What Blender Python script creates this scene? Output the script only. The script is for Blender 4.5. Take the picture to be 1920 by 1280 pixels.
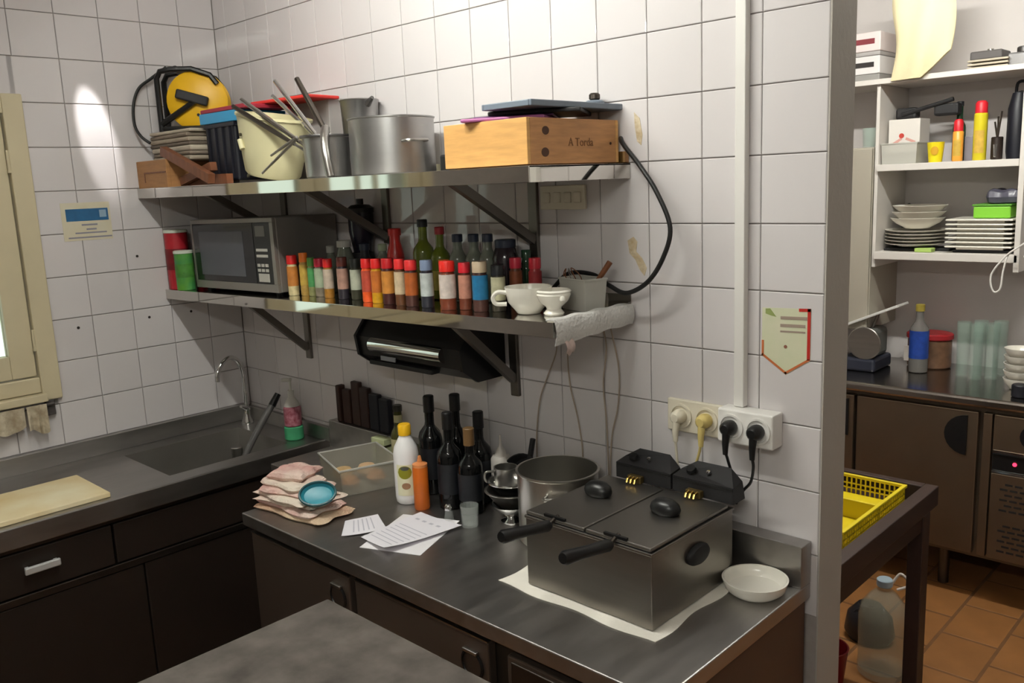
import bpy, bmesh, math, random
from mathutils import Vector, Matrix
random.seed(7)
for o in list(bpy.data.objects): bpy.data.objects.remove(o)
scene = bpy.context.scene
COL = scene.collection
PI = math.pi

# ------------------------------------------------------------------ camera
yaw, pitch, roll = math.radians(-44.003), math.radians(-10.355), math.radians(-2.412)
fw = Vector((math.sin(yaw)*math.cos(pitch), math.cos(yaw)*math.cos(pitch), math.sin(pitch)))
rt = Vector((math.cos(yaw), -math.sin(yaw), 0)); up = rt.cross(fw)
r2 = math.cos(roll)*rt + math.sin(roll)*up; u2 = -math.sin(roll)*rt + math.cos(roll)*up
cam = bpy.data.cameras.new('camera'); cam.sensor_width = 36; cam.lens = 1626.8/1920*36; cam.clip_start = 0.02
camo = bpy.data.objects.new('camera', cam); COL.objects.link(camo)
M = Matrix((r2, u2, -fw)).transposed().to_4x4(); M.translation = Vector((3.284, -1.795, 1.788))
camo.matrix_world = M; scene.camera = camo

# ------------------------------------------------------------------ view, world, lamps' power
scene.view_settings.view_transform = 'Standard'; scene.view_settings.look = 'None'
scene.view_settings.gamma = 1.0; scene.view_settings.use_curve_mapping = False
scene.view_settings.exposure = 0.0
w = bpy.data.worlds.new('sky'); scene.world = w; w.use_nodes = True
w.node_tree.nodes['Background'].inputs[0].default_value = (0.92, 1.0, 0.93, 1)
w.node_tree.nodes['Background'].inputs[1].default_value = 1.5
TUBE_KITCHEN = 158.0      # emission of the ceiling tube over the shelves
TUBE_FILL = 125.0          # unseen fill tube added behind the camera
TUBE_PANTRY = 250.0       # tube in the room beyond the opening
CEIL = 2.725

# ------------------------------------------------------------------ materials
def lin(c):
    if isinstance(c, str): c = tuple(int(c[i:i+2], 16)/255 for i in (0, 2, 4))
    return tuple((x/12.92 if x <= .04045 else ((x+.055)/1.055)**2.4) for x in c) + (1,)
MATS = {}
def mat(name, col, rough=.5, metal=0, noise=0, nscale=8, bump=0, bscale=40, stretch=None, trans=0, ior=1.45,
        alpha=1, emit=0, rand=0, spec=.5, col2=None, rvar=0):
    if name in MATS: return MATS[name]
    m = bpy.data.materials.new(name); m.use_nodes = True
    nt = m.node_tree; b = nt.nodes['Principled BSDF']; N = nt.nodes.new; L = nt.links.new
    c = lin(col)
    b.inputs['Base Color'].default_value = c; b.inputs['Roughness'].default_value = rough
    b.inputs['Metallic'].default_value = metal; b.inputs['IOR'].default_value = ior
    b.inputs['Transmission Weight'].default_value = trans; b.inputs['Alpha'].default_value = alpha
    b.inputs['Specular IOR Level'].default_value = spec
    if emit:
        b.inputs['Emission Color'].default_value = c; b.inputs['Emission Strength'].default_value = emit
    tc = N('ShaderNodeTexCoord'); src = tc.outputs['Object']
    if stretch:
        mp = N('ShaderNodeMapping'); mp.inputs['Scale'].default_value = stretch; L(src, mp.inputs[0]); src = mp.outputs[0]
    out = None
    if noise or col2 or rvar:
        n = N('ShaderNodeTexNoise'); n.inputs['Scale'].default_value = nscale; n.inputs['Detail'].default_value = 5
        L(src, n.inputs['Vector'])
        if noise or col2:
            r = N('ShaderNodeValToRGB'); r.color_ramp.elements[0].position = .3; r.color_ramp.elements[1].position = .7
            r.color_ramp.elements[0].color = lin(col2) if col2 else tuple(x*(1-noise) for x in c[:3])+(1,)
            r.color_ramp.elements[1].color = c
            L(n.outputs['Fac'], r.inputs[0]); out = r.outputs[0]; L(out, b.inputs['Base Color'])
        if rvar:
            mr = N('ShaderNodeMapRange'); mr.inputs[3].default_value = max(.02, rough-rvar); mr.inputs[4].default_value = rough+rvar
            L(n.outputs['Fac'], mr.inputs[0]); L(mr.outputs[0], b.inputs['Roughness'])
    if rand:
        oi = N('ShaderNodeObjectInfo'); mr = N('ShaderNodeMapRange'); mr.inputs[3].default_value = 1-rand; mr.inputs[4].default_value = 1
        L(oi.outputs['Random'], mr.inputs[0]); mx = N('ShaderNodeMix'); mx.data_type = 'RGBA'; mx.blend_type = 'MULTIPLY'
        mx.inputs[0].default_value = 1
        if out: L(out, mx.inputs[6])
        else: mx.inputs[6].default_value = c
        cb = N('ShaderNodeCombineColor')
        for i in range(3): L(mr.outputs[0], cb.inputs[i])
        L(cb.outputs[0], mx.inputs[7]); L(mx.outputs[2], b.inputs['Base Color'])
    if bump:
        n2 = N('ShaderNodeTexNoise'); n2.inputs['Scale'].default_value = bscale; n2.inputs['Detail'].default_value = 3
        L(src, n2.inputs['Vector'])
        bp = N('ShaderNodeBump'); bp.inputs['Strength'].default_value = bump; bp.inputs['Distance'].default_value = .01
        L(n2.outputs['Fac'], bp.inputs['Height']); L(bp.outputs[0], b.inputs['Normal'])
    MATS[name] = m
    return m

TILE = mat('glazed_tile', 'd6d1d1', .05, rand=.05, bump=.03, bscale=9)
GROUT = mat('grout', 'a59d98', .9, noise=.15, nscale=30)
PLASTER = mat('painted_plaster', 'd2ccca', .85, noise=.04, nscale=6, bump=.08, bscale=60)
ENDPAINT = mat('grey_wall_paint', 'b5afa7', .8, noise=.06, nscale=5, bump=.1, bscale=70)
CEILM = mat('ceiling_paint', 'd6d2cc', .9, noise=.03)
FLOORG = mat('floor_grout', '75502f', .9, noise=.2, nscale=20)
TERRA = mat('terracotta', 'a5703f', .5, noise=.25, nscale=9, rand=.18, bump=.1, bscale=30)
STEEL = mat('stainless_steel', 'b5b2ad', .3, 1, noise=.12, nscale=5, stretch=(1, 12, 12), rvar=.06)
SHELFS = mat('shelf_steel', 'c9c6c0', .11, 1, noise=.08, nscale=6, stretch=(1, 8, 8), rvar=.03)
WORKTOP = mat('worktop_steel', 'b3b0ad', .38, 1, noise=.15, nscale=4, stretch=(8, 1.5, 8), rvar=.08)
LIPS = mat('polished_lip_steel', 'cbc8c2', .05, 1)
DARKST = mat('dull_dark_steel', '5d5650', .42, 1, noise=.2, nscale=4)
FRYST = mat('fryer_steel', '8f8a84', .36, 1, noise=.1, nscale=4, stretch=(1, 1, 10), rvar=.05)
LIDST = mat('fryer_lid_steel', '8f8b86', .4, 1, noise=.1, nscale=4, rvar=.05)
CHROME = mat('chrome', 'd8d8d8', .1, 1)
ALU = mat('aluminium', 'b4b3b2', .36, 1, noise=.12, nscale=6, stretch=(1, 1, 4))
DARKALU = mat('dark_aluminium', '7a7878', .42, 1, noise=.2, nscale=8)
BRACKET = mat('bracket_steel', '7d7872', .45, 1)
BLACK = mat('black_plastic', '131314', .35)
BLACKM = mat('matt_black_plastic', '1b1a1c', .6)
RUBBER = mat('black_rubber', '161616', .5)
NAVY = mat('navy_black_plastic', '14151f', .5, noise=.2, nscale=12)
WHITEP = mat('white_plastic', 'e4e1dc', .4)
OFFWP = mat('off_white_plastic', 'd8d0bd', .42)
CREAMW = mat('cream_window_paint', 'cfc3a3', .5, noise=.08, nscale=7, bump=.04, bscale=30)
YELLOW = mat('yellow_plastic', 'e8b41c', .4)
YELLOWB = mat('yellow_basket_plastic', 'd9c21c', .45)
CREAMP = mat('cream_plastic', 'd9d2a8', .45, noise=.12, nscale=5)
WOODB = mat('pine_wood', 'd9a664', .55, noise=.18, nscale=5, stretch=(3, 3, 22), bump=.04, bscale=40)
WOODD = mat('old_drawer_wood', 'a8784a', .6, noise=.25, nscale=5, stretch=(3, 3, 20))
WOODR = mat('reddish_wood', '7a4a30', .55, noise=.3, nscale=6, stretch=(14, 3, 3))
WOODDK = mat('dark_walnut', '3a241d', .5, noise=.35, nscale=6, stretch=(18, 3, 3))
TROLLEYW = mat('dark_trolley_wood', '33221d', .5, noise=.25, nscale=6, stretch=(14, 2, 3))
SPOONW = mat('spoon_wood', '7d4c2c', .6, noise=.2, nscale=10)
PORC = mat('white_porcelain', 'e9e5da', .18)
PLATEM = mat('plate_porcelain', 'e6e1d6', .25)
CLEARG = mat('clear_glass', 'dfe6e2', .05, alpha=.16)
GREENG = mat('pale_green_glass', 'a9c4b6', .06, alpha=.17)
CLEARP = mat('clear_plastic', 'e9ece6', .16, trans=.85, ior=1.12)
JUGP = mat('water_jug_plastic', 'b5b3a0', .12, alpha=.24)
FROST = mat('frosted_plastic', 'dcdad2', .4, trans=.45, ior=1.15)
WINEG = mat('dark_wine_glass', '0b0c0d', .08)
WLABEL = mat('dark_wine_label', '101218', .5)
PAPER = mat('white_paper', 'eae7ea', .8)
PAPER2 = mat('fryer_paper', 'f4efe4', .85, noise=.05, nscale=20, bump=.15, bscale=60)
FGTOP = mat('grey_stone_top', '5f5954', .65, spec=.12, noise=.55, nscale=15, bump=.05, bscale=60)
INKM = mat('grey_ink', '8a8894', .8)
INKP = mat('faint_print', 'c3c1cc', .8)
DOORB = mat('brown_steel_door', '5d5047', .4, .55, noise=.15, nscale=3)
DOORO = mat('pantry_steel_door', '8c7d6b', .45, 1, noise=.2, nscale=3)
SINKDOOR = mat('dark_brown_panel', '241c17', .45, noise=.2, nscale=4)

# ------------------------------------------------------------------ mesh helpers
class MB:
    def __init__(s): s.v = []; s.f = []; s.m = []; s.sm = []
    def add(s, vs, fs, mi=0, smooth=False):
        k = len(s.v); s.v += [tuple(p) for p in vs]
        for f in fs: s.f.append(tuple(i+k for i in f)); s.m.append(mi); s.sm.append(smooth)
        return s
    def box(s, x0, x1, y0, y1, z0, z1, b=0, mi=0):
        if b <= 0:
            vs = [(x, y, z) for z in (z0, z1) for y in (y0, y1) for x in (x0, x1)]
            return s.add(vs, [(0, 2, 3, 1), (4, 5, 7, 6), (0, 1, 5, 4), (2, 6, 7, 3), (0, 4, 6, 2), (1, 3, 7, 5)], mi)
        bm = bmesh.new(); bmesh.ops.create_cube(bm, size=1)
        for v in bm.verts: v.co = Vector((x0 if v.co.x < 0 else x1, y0 if v.co.y < 0 else y1, z0 if v.co.z < 0 else z1))
        bmesh.ops.bevel(bm, geom=bm.edges[:], offset=b, segments=2, affect='EDGES', profile=.5)
        s.bm(bm, mi, False); return s
    def bm(s, bm, mi=0, smooth=False):
        bm.verts.index_update()
        s.add([v.co[:] for v in bm.verts], [[v.index for v in f.verts] for f in bm.faces], mi, smooth); bm.free(); return s
    def lathe(s, prof, seg=24, c=(0, 0, 0), mi=0, smooth=True, sx=1, sy=1, rot=None):
        vs = []; fs = []; idx = []
        for r, z in prof:
            if r < 1e-6: idx.append([len(vs)]*seg); vs.append((0, 0, z))
            else:
                idx.append([len(vs)+i for i in range(seg)])
                vs += [(r*sx*math.cos(2*PI*i/seg), r*sy*math.sin(2*PI*i/seg), z) for i in range(seg)]
        for a, b in zip(idx, idx[1:]):
            for i in range(seg):
                j = (i+1) % seg; q = [a[i], a[j], b[j], b[i]]; q2 = []
                for t in q:
                    if t not in q2: q2.append(t)
                if len(q2) > 2: fs.append(q2)
        if rot: vs = [rot @ Vector(p) for p in vs]
        vs = [(p[0]+c[0], p[1]+c[1], p[2]+c[2]) for p in vs]
        return s.add(vs, fs, mi, smooth)
    def tube(s, pts, r, seg=8, mi=0, smooth=True, closed=False):
        pts = [Vector(p) for p in pts]; n = len(pts); rs = r if isinstance(r, (list, tuple)) else [r]*n
        vs = []; fs = []; u = None
        for i, p in enumerate(pts):
            a = pts[i-1] if i or closed else p; b = pts[(i+1) % n] if i < n-1 or closed else p
            t = (b-a).normalized()
            if u is None: u = t.orthogonal().normalized()
            u = (u-t*u.dot(t)).normalized(); w_ = t.cross(u)
            vs += [p+(u*math.cos(2*PI*k/seg)+w_*math.sin(2*PI*k/seg))*rs[i] for k in range(seg)]
        for i in range(n if closed else n-1):
            for k in range(seg):
                j = (k+1) % seg; i2 = (i+1) % n
                fs.append((i*seg+k, i*seg+j, i2*seg+j, i2*seg+k))
        if not closed: fs += [tuple(range(seg))[::-1], tuple((n-1)*seg+k for k in range(seg))]
        return s.add(vs, fs, mi, smooth)
    def prism(s, poly, a, b, axis='y', mi=0):
        # polygon in the plane across the axis, extruded from a to b
        n = len(poly)
        def P(p, t): return {'y': (p[0], t, p[1]), 'x': (t, p[0], p[1]), 'z': (p[0], p[1], t)}[axis]
        vs = [P(p, a) for p in poly]+[P(p, b) for p in poly]
        fs = [tuple(range(n)), tuple(range(2*n-1, n-1, -1))]+[(i, i+n, (i+1) % n+n, (i+1) % n) for i in range(n)]
        s.add(vs, fs, mi)
        return s
    def grid(s, fn, nu, nv, th=0, mi=0, smooth=True):
        vs = [Vector(fn(i/nu, j/nv)) for j in range(nv+1) for i in range(nu+1)]
        fs = [(j*(nu+1)+i, j*(nu+1)+i+1, (j+1)*(nu+1)+i+1, (j+1)*(nu+1)+i) for j in range(nv) for i in range(nu)]
        if th:
            n = len(vs); vs2 = [v-Vector((0, 0, th)) for v in vs]
            fs2 = [tuple(k+n for k in f[::-1]) for f in fs]; W = nu+1
            bd = [i for i in range(nu+1)]+[j*W+nu for j in range(1, nv+1)]+[nv*W+i for i in range(nu-1, -1, -1)]+[j*W for j in range(nv-1, 0, -1)]
            side = [(bd[k], bd[k]+n, bd[(k+1) % len(bd)]+n, bd[(k+1) % len(bd)]) for k in range(len(bd))]
            vs += vs2; fs = fs+fs2+side
        return s.add(vs, fs, mi, smooth)
    def xf(s, m): s.v = [tuple(m @ Vector(p)) for p in s.v]; return s
    def mesh(s, name, mats):
        me = bpy.data.meshes.new(name); me.from_pydata(s.v, [], s.f)
        for m in (mats if isinstance(mats, (list, tuple)) else [mats]): me.materials.append(m)
        me.polygons.foreach_set('material_index', s.m); me.polygons.foreach_set('use_smooth', s.sm)
        bm = bmesh.new(); bm.from_mesh(me); bmesh.ops.recalc_face_normals(bm, faces=bm.faces[:])
        for e in bm.edges:
            if len(e.link_faces) == 2 and e.calc_face_angle(0) > .7: e.smooth = False
        bm.to_mesh(me); bm.free(); me.update(); return me
def obj(name, mb, mats, parent=None, loc=None, rz=0):
    me = mb if isinstance(mb, bpy.types.Mesh) else mb.mesh(name, mats)
    o = bpy.data.objects.new(name, me); COL.objects.link(o)
    if parent: o.parent = parent
    if loc: o.location = loc
    if rz: o.rotation_euler.z = rz
    return o
def tag(o, label, cat, group=None):
    o['label'] = label; o['category'] = cat
    if group: o['group'] = group
    return o
def thing(name, label, cat, loc=(0, 0, 0), rz=0, group=None):
    o = bpy.data.objects.new(name, None); COL.objects.link(o); o.empty_display_size = .05
    o.location = loc; o.rotation_euler = (0, 0, rz); return tag(o, label, cat, group)
def struct(name, mb, mats, parent=None):
    o = obj(name, mb, mats, parent)
    if not parent: o['kind'] = 'structure'
    return o
def solo(name, mb, mats, label, cat, loc=None, rz=0, group=None):
    return tag(obj(name, mb, mats, None, loc, rz), label, cat, group)
def bez(pts, n=8):
    # Catmull-Rom through the points
    P = [Vector(p) for p in pts]; P = [2*P[0]-P[1]]+P+[2*P[-1]-P[-2]]; out = []
    for i in range(1, len(P)-2):
        for k in range(n):
            t = k/n; a, b, c, d = P[i-1:i+3]
            out.append(.5*((2*b)+(c-a)*t+(2*a-5*b+4*c-d)*t*t+(3*b-a-3*c+d)*t**3))
    return out+[P[-2]]
def text_mesh(body, size, depth=.0004):
    cu = bpy.data.curves.new('lettering', 'FONT'); cu.body = body; cu.size = size; cu.extrude = depth
    cu.align_x = 'CENTER'; cu.align_y = 'CENTER'
    o = bpy.data.objects.new('lettering', cu); COL.objects.link(o)
    dg = bpy.context.evaluated_depsgraph_get(); me = bpy.data.meshes.new_from_object(o.evaluated_get(dg))
    bpy.data.objects.remove(o); bpy.data.curves.remove(cu); return me
def cyl(r, z0, z1, seg=24, b=0):
    return [(0, z0), (r, z0), (r, z1), (0, z1)] if not b else [(0, z0), (r-b, z0), (r, z0+b), (r, z1-b), (r-b, z1), (0, z1)]

# ================================================================== THE SETTING
XE = 2.489                       # end of the tiled wall
struct('floor', MB().box(-.3, 4.9, -3.5, 2.6, -.06, 0), FLOORG)
FL = bpy.data.objects['floor']
struct('ceiling', MB().box(-.3, 4.9, -3.5, 2.6, CEIL, CEIL+.06), CEILM)
wb = struct('wall_back', MB().box(-.3, XE, .006, .12, 0, CEIL, mi=0).box(3.7, 4.9, 0, .12, 0, CEIL, mi=1)
            .box(XE, 3.7, 0, .12, 2.45, CEIL, mi=1).box(XE-.002, XE+.0015, 0, .1215, 0, CEIL, mi=2), [GROUT, PLASTER, ENDPAINT])
wl = struct('wall_left', MB().box(-.3, -.006, -.765, .12, 0, CEIL).box(-.3, -.006, -3.5, -1.80, 0, CEIL)
            .box(-.3, -.006, -1.80, -.765, 0, 1.13).box(-.3, -.006, -1.80, -.765, 2.13, CEIL), [GROUT])
REARW = mat('rear_wall_paint', 'a9a49e', .8, noise=.05, nscale=5)
struct('wall_front', MB().box(-.3, 4.9, -3.56, -3.5, 0, CEIL), REARW)
struct('wall_right', MB().box(4.9, 4.96, -3.56, 2.66, 0, CEIL), REARW)
struct('wall_pantry', MB().box(.6, 4.9, 2.46, 2.52, 0, CEIL), PLASTER)
struct('wall_pantry_side', MB().box(.6, .66, .12, 2.46, 0, CEIL), PLASTER)

def tile_mesh(a, b):
    # glazed tile a x b, front face at y=0, rounded edge
    g, t, e = .0012, .007, .0018
    x0, x1, z0, z1 = g, a-g, g, b-g
    vs = [(x0, t, z0), (x1, t, z0), (x1, t, z1), (x0, t, z1), (x0, e*.7, z0), (x1, e*.7, z0), (x1, e*.7, z1), (x0, e*.7, z1),
          (x0+e, 0, z0+e), (x1-e, 0, z0+e), (x1-e, 0, z1-e), (x0+e, 0, z1-e)]
    fs = [(8, 9, 10, 11)]
    for k in range(4):
        j = (k+1) % 4; fs += [(k, j, j+4, k+4), (k+4, j+4, j+8, k+8)]
    m = MB().add(vs, fs).mesh('tile', TILE); return m
TM = {}
def tile(parent, a, b, pos, left=False):
    key = (round(a, 3), round(b, 3))
    if key not in TM: TM[key] = tile_mesh(a, b)
    o = bpy.data.objects.new('tile', TM[key]); COL.objects.link(o); o.parent = parent
    o.location = pos
    if left: o.rotation_euler.z = PI/2
    return o
rows = [2.125+.15*k for k in range(-9, 4)]
xs = [0, .0869]+[.0869+.15*k for k in range(1, 17)]
for z in rows:
    for a, b in zip(xs, xs[1:]): tile(wb, b-a, .15, (a, 0, z))
ys = [0, -.1438]+[-.1438-.15*k for k in range(1, 10)]
for z in rows:
    for a, b in zip(ys, ys[1:]):
        z1 = z+.15
        if b < -.74 and z1 > 1.13 and z < 2.13:
            if a > -.74:      # strip between the last full column and the window
                tile(wl, a+.765, .15, (0, -.765, z), True)
            elif z < 1.13-.02: tile(wl, a-b, 1.13-z, (0, b, z), True)
            elif z1 > 2.15: tile(wl, a-b, z1-2.13, (0, b, 2.13), True)
            continue
        tile(wl, a-b, .15, (0, b, z), True)
# floor tiles of the room beyond, laid in staggered columns
FT = {}
def floor_tile(a, b):
    g, e = .004, .003
    m = MB().add([(g, g, 0), (a-g, g, 0), (a-g, b-g, 0), (g, b-g, 0), (g, g, .004), (a-g, g, .004), (a-g, b-g, .004), (g, b-g, .004),
                  (g+e, g+e, .006), (a-g-e, g+e, .006), (a-g-e, b-g-e, .006), (g+e, b-g-e, .006)],
                 [(8, 9, 10, 11)]+[q for k in range(4) for q in ((k, (k+1) % 4, (k+1) % 4+4, k+4), (k+4, (k+1) % 4+4, (k+1) % 4+8, k+8))])
    return m.mesh('floor_tile', TERRA)
FTM = floor_tile(.205, .285)
for i in range(-6, 6):
    for j in range(-7, 3):
        x = 2.289+.205*i; y = 1.57+.285*j+(.1425 if i % 2 else 0)
        if y < -.3 or y > 2.2 or (x < 2.45 and y < .13): continue
        o = bpy.data.objects.new('floor_tile', FTM); COL.objects.link(o); o.parent = FL; o.location = (x, y, -.0055)

# window in the left wall
wn = struct('window_1', MB().box(-.06, .018, -.800, -.735, 1.10, 2.15, .004).box(-.06, .018, -1.83, -1.765, 1.10, 2.15, .004)
            .box(-.06, .018, -1.765, -.800, 2.085, 2.15, .004).box(-.06, .012, -1.765, -.800, 1.13, 1.185, .004), CREAMW)
def sash(y0, y1, munt):
    s = obj('sash', MB().box(-.045, .002, y0, y0+.078, 1.19, 2.08, .003).box(-.045, .002, y1-.078, y1, 1.19, 2.08, .003)
            .box(-.045, .002, y0+.078, y1-.078, 1.19, 1.27, .003).box(-.045, .002, y0+.078, y1-.078, 2.0, 2.08, .003), CREAMW, wn)
    for yy in munt: obj('glazing_bar', MB().box(-.035, -.008, yy-.009, yy+.009, 1.265, 2.005), CREAMW, wn)
    ed = [y0+.078]+sorted(munt)+[y1-.078]
    for a, b in zip(ed, ed[1:]): obj('pane', MB().box(-.026, -.022, a, b, 1.268, 2.002), WPANE, wn)
WPANE = mat('window_pane', 'e6f0e8', .12, trans=1, ior=1.05)
sash(-1.155, -.805, []); sash(-1.76, -1.16, [-1.40, -1.503])
for z in (1.32, 1.93):
    obj('hinge', MB().tube([(.012, -.803, z-.035), (.012, -.803, z+.035)], .005, 8).tube([(.012, -.803, z-.04), (.012, -.803, z-.032)], .007, 8), CREAMW, wn)
obj('window_sill', MB().box(-.02, .04, -1.83, -.79, 1.10, 1.128, .004), CREAMW, wn)

# ceiling tube lamps
def tube_lamp(name, label, c, length, strength, axis='x', col='fafbf3'):
    t = thing(name, label, 'lamp', c, 0 if axis == 'x' else PI/2)
    obj('housing', MB().box(-length/2-.03, length/2+.03, -.035, .035, .03, .075, .006), WHITEP, t)
    for s in (-1, 1): obj('lamp_holder', MB().box(s*(length/2+.012)-.01, s*(length/2+.012)+.01, -.018, .018, -.02, .032, .003), WHITEP, t)
    obj('tube', MB().tube([(-length/2, 0, 0), (length/2, 0, 0)], .016, 12), mat('glow %g' % strength, col, .5, emit=strength), t)
    return t
tube_lamp('ceiling_tube_lamp', 'white ceiling tube lamp hung above the steel shelves', (1.62, -.95, CEIL-.075), 1.2, TUBE_KITCHEN)
tube_lamp('ceiling_tube_lamp', 'white ceiling tube lamp in the room beyond the opening', (2.3, 1.0, CEIL-.075), 1.0, TUBE_PANTRY)
tube_lamp('ceiling_tube_lamp', 'unseen tube lamp added as fill at the rear of the kitchen', (3.4, -2.6, CEIL-.075), 1.2, TUBE_FILL)  # not a known fixture, added to lift the shaded walls

t = thing('added_spot_lamp', 'small spot lamp added to throw the bright patch on the left wall', 'lamp', (.22, -.60, CEIL-.09))  # no fixture known here; added so the left wall gets its bright patch
dv = Vector((-.22, .10, -.60)).normalized(); qr = dv.to_track_quat('-Z', 'Y')
obj('stem', MB().lathe(cyl(.012, .02, .09), 14), WHITEP, t)
obj('shade', MB().lathe([(.030, -.05), (.032, -.05), (.030, .02), (.015, .035), (0, .035)], 20, rot=qr.to_matrix()), WHITEP, t)
sp = bpy.data.lights.new('patch_spot', 'SPOT'); sp.energy = 45; sp.spot_size = math.radians(13); sp.spot_blend = .35; sp.shadow_soft_size = .012; sp.color = (1, .97, .95)
so = bpy.data.objects.new('patch_spot', sp); COL.objects.link(so); so.parent = t; so.rotation_mode = 'QUATERNION'; so.rotation_quaternion = qr; so.location = dv*.055

# ================================================================== STEEL SHELVES
def bracket(parent, x, ztop, depth, leg, sy):
    b = obj('bracket', MB().box(x-.016, x+.016, -.012, 0, ztop-leg, ztop, .002), BRACKET, parent)
    obj('bracket_arm', MB().box(x-.014, x+.014, -depth, -.012, ztop-.012, ztop-.001), BRACKET, b)
    s0 = Vector((x, -depth+.03, ztop-.008)); s1 = Vector((x, -.012, ztop-sy))
    m = MB(); d = (s1-s0).normalized(); n = d.cross(Vector((1, 0, 0)))*.012; e = Vector((.010, 0, 0))
    m.add([s0-n-e, s0+n-e, s1+n-e, s1-n-e, s0-n+e, s0+n+e, s1+n+e, s1-n+e], [(0, 1, 2, 3), (7, 6, 5, 4), (0, 4, 5, 1), (1, 5, 6, 2), (2, 6, 7, 3), (3, 7, 4, 0)])
    obj('bracket_strut', m, BRACKET, b)
def shelf(label, d, z, tilt, cat='shelf', xr=1.985, lip=.036):
    t = thing('wall_shelf', label, cat, (0, 0, z)); t.rotation_euler = (0, -tilt, 0)
    obj('shelf_top', MB().box(.002, xr, -d+.002, -.001, -.003, 0), SHELFS, t)
    obj('front_lip', MB().box(.002, xr, -d, -d+.003, -lip, .0005, .0008), LIPS, t)
    obj('end_lip', MB().box(xr-.003, xr, -d+.003, -.001, -lip, .0005, .0008), LIPS, t)
    obj('back_lip', MB().box(.002, xr-.003, -.004, -.001, 0, .03), SHELFS, t)
    return t
SZU = 1.823
def zs(x): return 1.438+.0145*x
us = shelf('long stainless steel wall shelf, the upper one with pots and wooden box', .376, SZU, 0)
for x, l in ((.40, .2), (1.01, .21), (1.66, .265)): bracket(us, x, -.003, .36, l, .19)
ls = shelf('long stainless steel wall shelf, the lower one with spice jars', .312, 1.438, math.atan(.0145))
for x in (.485, 1.56): bracket(ls, x, -.003, .295, .285-.0 if x > 1 else .275, .235)

# ================================================================== UPPER SHELF THINGS
Z = SZU
# wooden drawer at the left end
t = thing('wooden_drawer', 'small worn wooden drawer at the left end of the upper shelf', 'crate', (.13, -.27, Z))
obj('front_panel', MB().box(-.125, .115, -.1, -.085, 0, .098, .002), WOODD, t)
for s in (-.12, .1): obj('side_panel', MB().box(s, s+.012, -.085, .1, 0, .09), WOODD, t)
obj('back_panel', MB().box(-.108, .1, .088, .1, 0, .09), WOODD, t)
obj('bottom_panel', MB().box(-.108, .1, -.085, .088, .002, .008), WOODD, t)
obj('carved_line', MB().box(-.06, .11, -.1012, -.1, .052, .057).box(-.066, -.06, -.1012, -.1, .02, .057), WOODR, t)
# wooden trestles / slats leaning beside it
for k, (p0, p1, w_) in enumerate((((.20, -.352, Z+.128), (.53, -.352, Z+.02), .016), ((.27, -.296, Z+.02), (.55, -.296, Z+.018), .017), ((.27, -.324, Z+.018), (.50, -.324, Z+.062), .014))):
    p0 = Vector(p0); p1 = Vector(p1); d = (p1-p0).normalized(); n = d.cross(Vector((0, 1, 0)))*w_; e = Vector((0, .012, 0))
    m = MB().add([p0-n-e, p0+n-e, p1+n-e, p1-n-e, p0-n+e, p0+n+e, p1+n+e, p1-n+e], [(0, 1, 2, 3), (7, 6, 5, 4), (0, 4, 5, 1), (1, 5, 6, 2), (2, 6, 7, 3), (3, 7, 4, 0)])
    solo('wooden_stick', m, WOODR, ['topmost reddish wooden stick leaning from the small drawer', 'reddish wooden stick lying behind the others beside the small drawer', 'short reddish wooden stick in front beside the small drawer'][k], 'stick', group='sticks beside the crate')
# stack of folded cloths / newspapers
PAPB = [mat('newsprint_%d' % i, c, .85, noise=.3, nscale=14, stretch=(2, 2, 30)) for i, c in enumerate(('a89a88', '8d7f70', 'c2b6a4', '6f6358'))]
hz = [.017, .013, .019, .012, .016, .014, .012]; z = Z+.092
for i, h in enumerate(hz):
    dx = random.uniform(-.012, .012); a = random.uniform(-.04, .04)
    def fn(u, v, h=h): return (-.17+.34*u, -.11+.22*v, .0015*math.sin(9*u+h*90)*1.5)
    m = MB().box(-.155, .155, -.13, .13, 0, h, .006)
    o = solo('folded_newspaper', m, PAPB[i % 4], ['lowest', 'second from bottom', 'third from bottom', 'middle', 'third from top', 'second from top', 'topmost'][i] + ' folded newspaper in the pile under the cable reel', 'newspaper', (.19+dx, -.19, z), a, 'newspapers under the cable reel')
    z += h+.0008
# cable reel
t = thing('cable_reel', 'yellow and black cable reel standing on the newspaper pile', 'cable reel', (.125, -.185, z))
R = Matrix.Rotation(math.radians(-70), 4, 'X') @ Matrix.Identity(4)
RZ = Matrix.Rotation(math.radians(52), 4, 'Z') @ Matrix.Scale(.92, 4)
def reel(mb): return mb.xf(RZ)
# disc faces -y
def disc(prof, seg=36):  # lathe about the y axis
    return MB().lathe(prof, seg, rot=Matrix.Rotation(PI/2, 3, 'X'))
dc = Vector((.03, 0, .118))
obj('front_flange', reel(disc([(0, 0), (.02, 0), (.113, -.004), (.118, .0), (.118, .006), (.113, .01), (0, .012)]).xf(Matrix.Translation(dc+Vector((0, -.045, 0))))), YELLOW, t)
obj('drum', reel(disc([(0, -.045), (.07, -.045), (.07, .045), (0, .045)]).xf(Matrix.Translation(dc))), BLACK, t)
obj('rear_flange', reel(disc([(0, 0), (.115, 0), (.115, .006), (0, .006)]).xf(Matrix.Translation(dc+Vector((0, .045, 0))))), YELLOW, t)
obj('wound_cable', reel(disc([(.07, -.04), (.1, -.036), (.1, .036), (.07, .04)]).xf(Matrix.Translation(dc))), RUBBER, t)
fr = [(-.115, 0), (-.115, .205), (-.10, .232), (-.06, .240), (.02, .240), (.09, .215), (.115, .18)]
m = MB()
for yy in (-.062, .055): m.tube([(a, yy, b) for a, b in fr], .011, 8)
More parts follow.
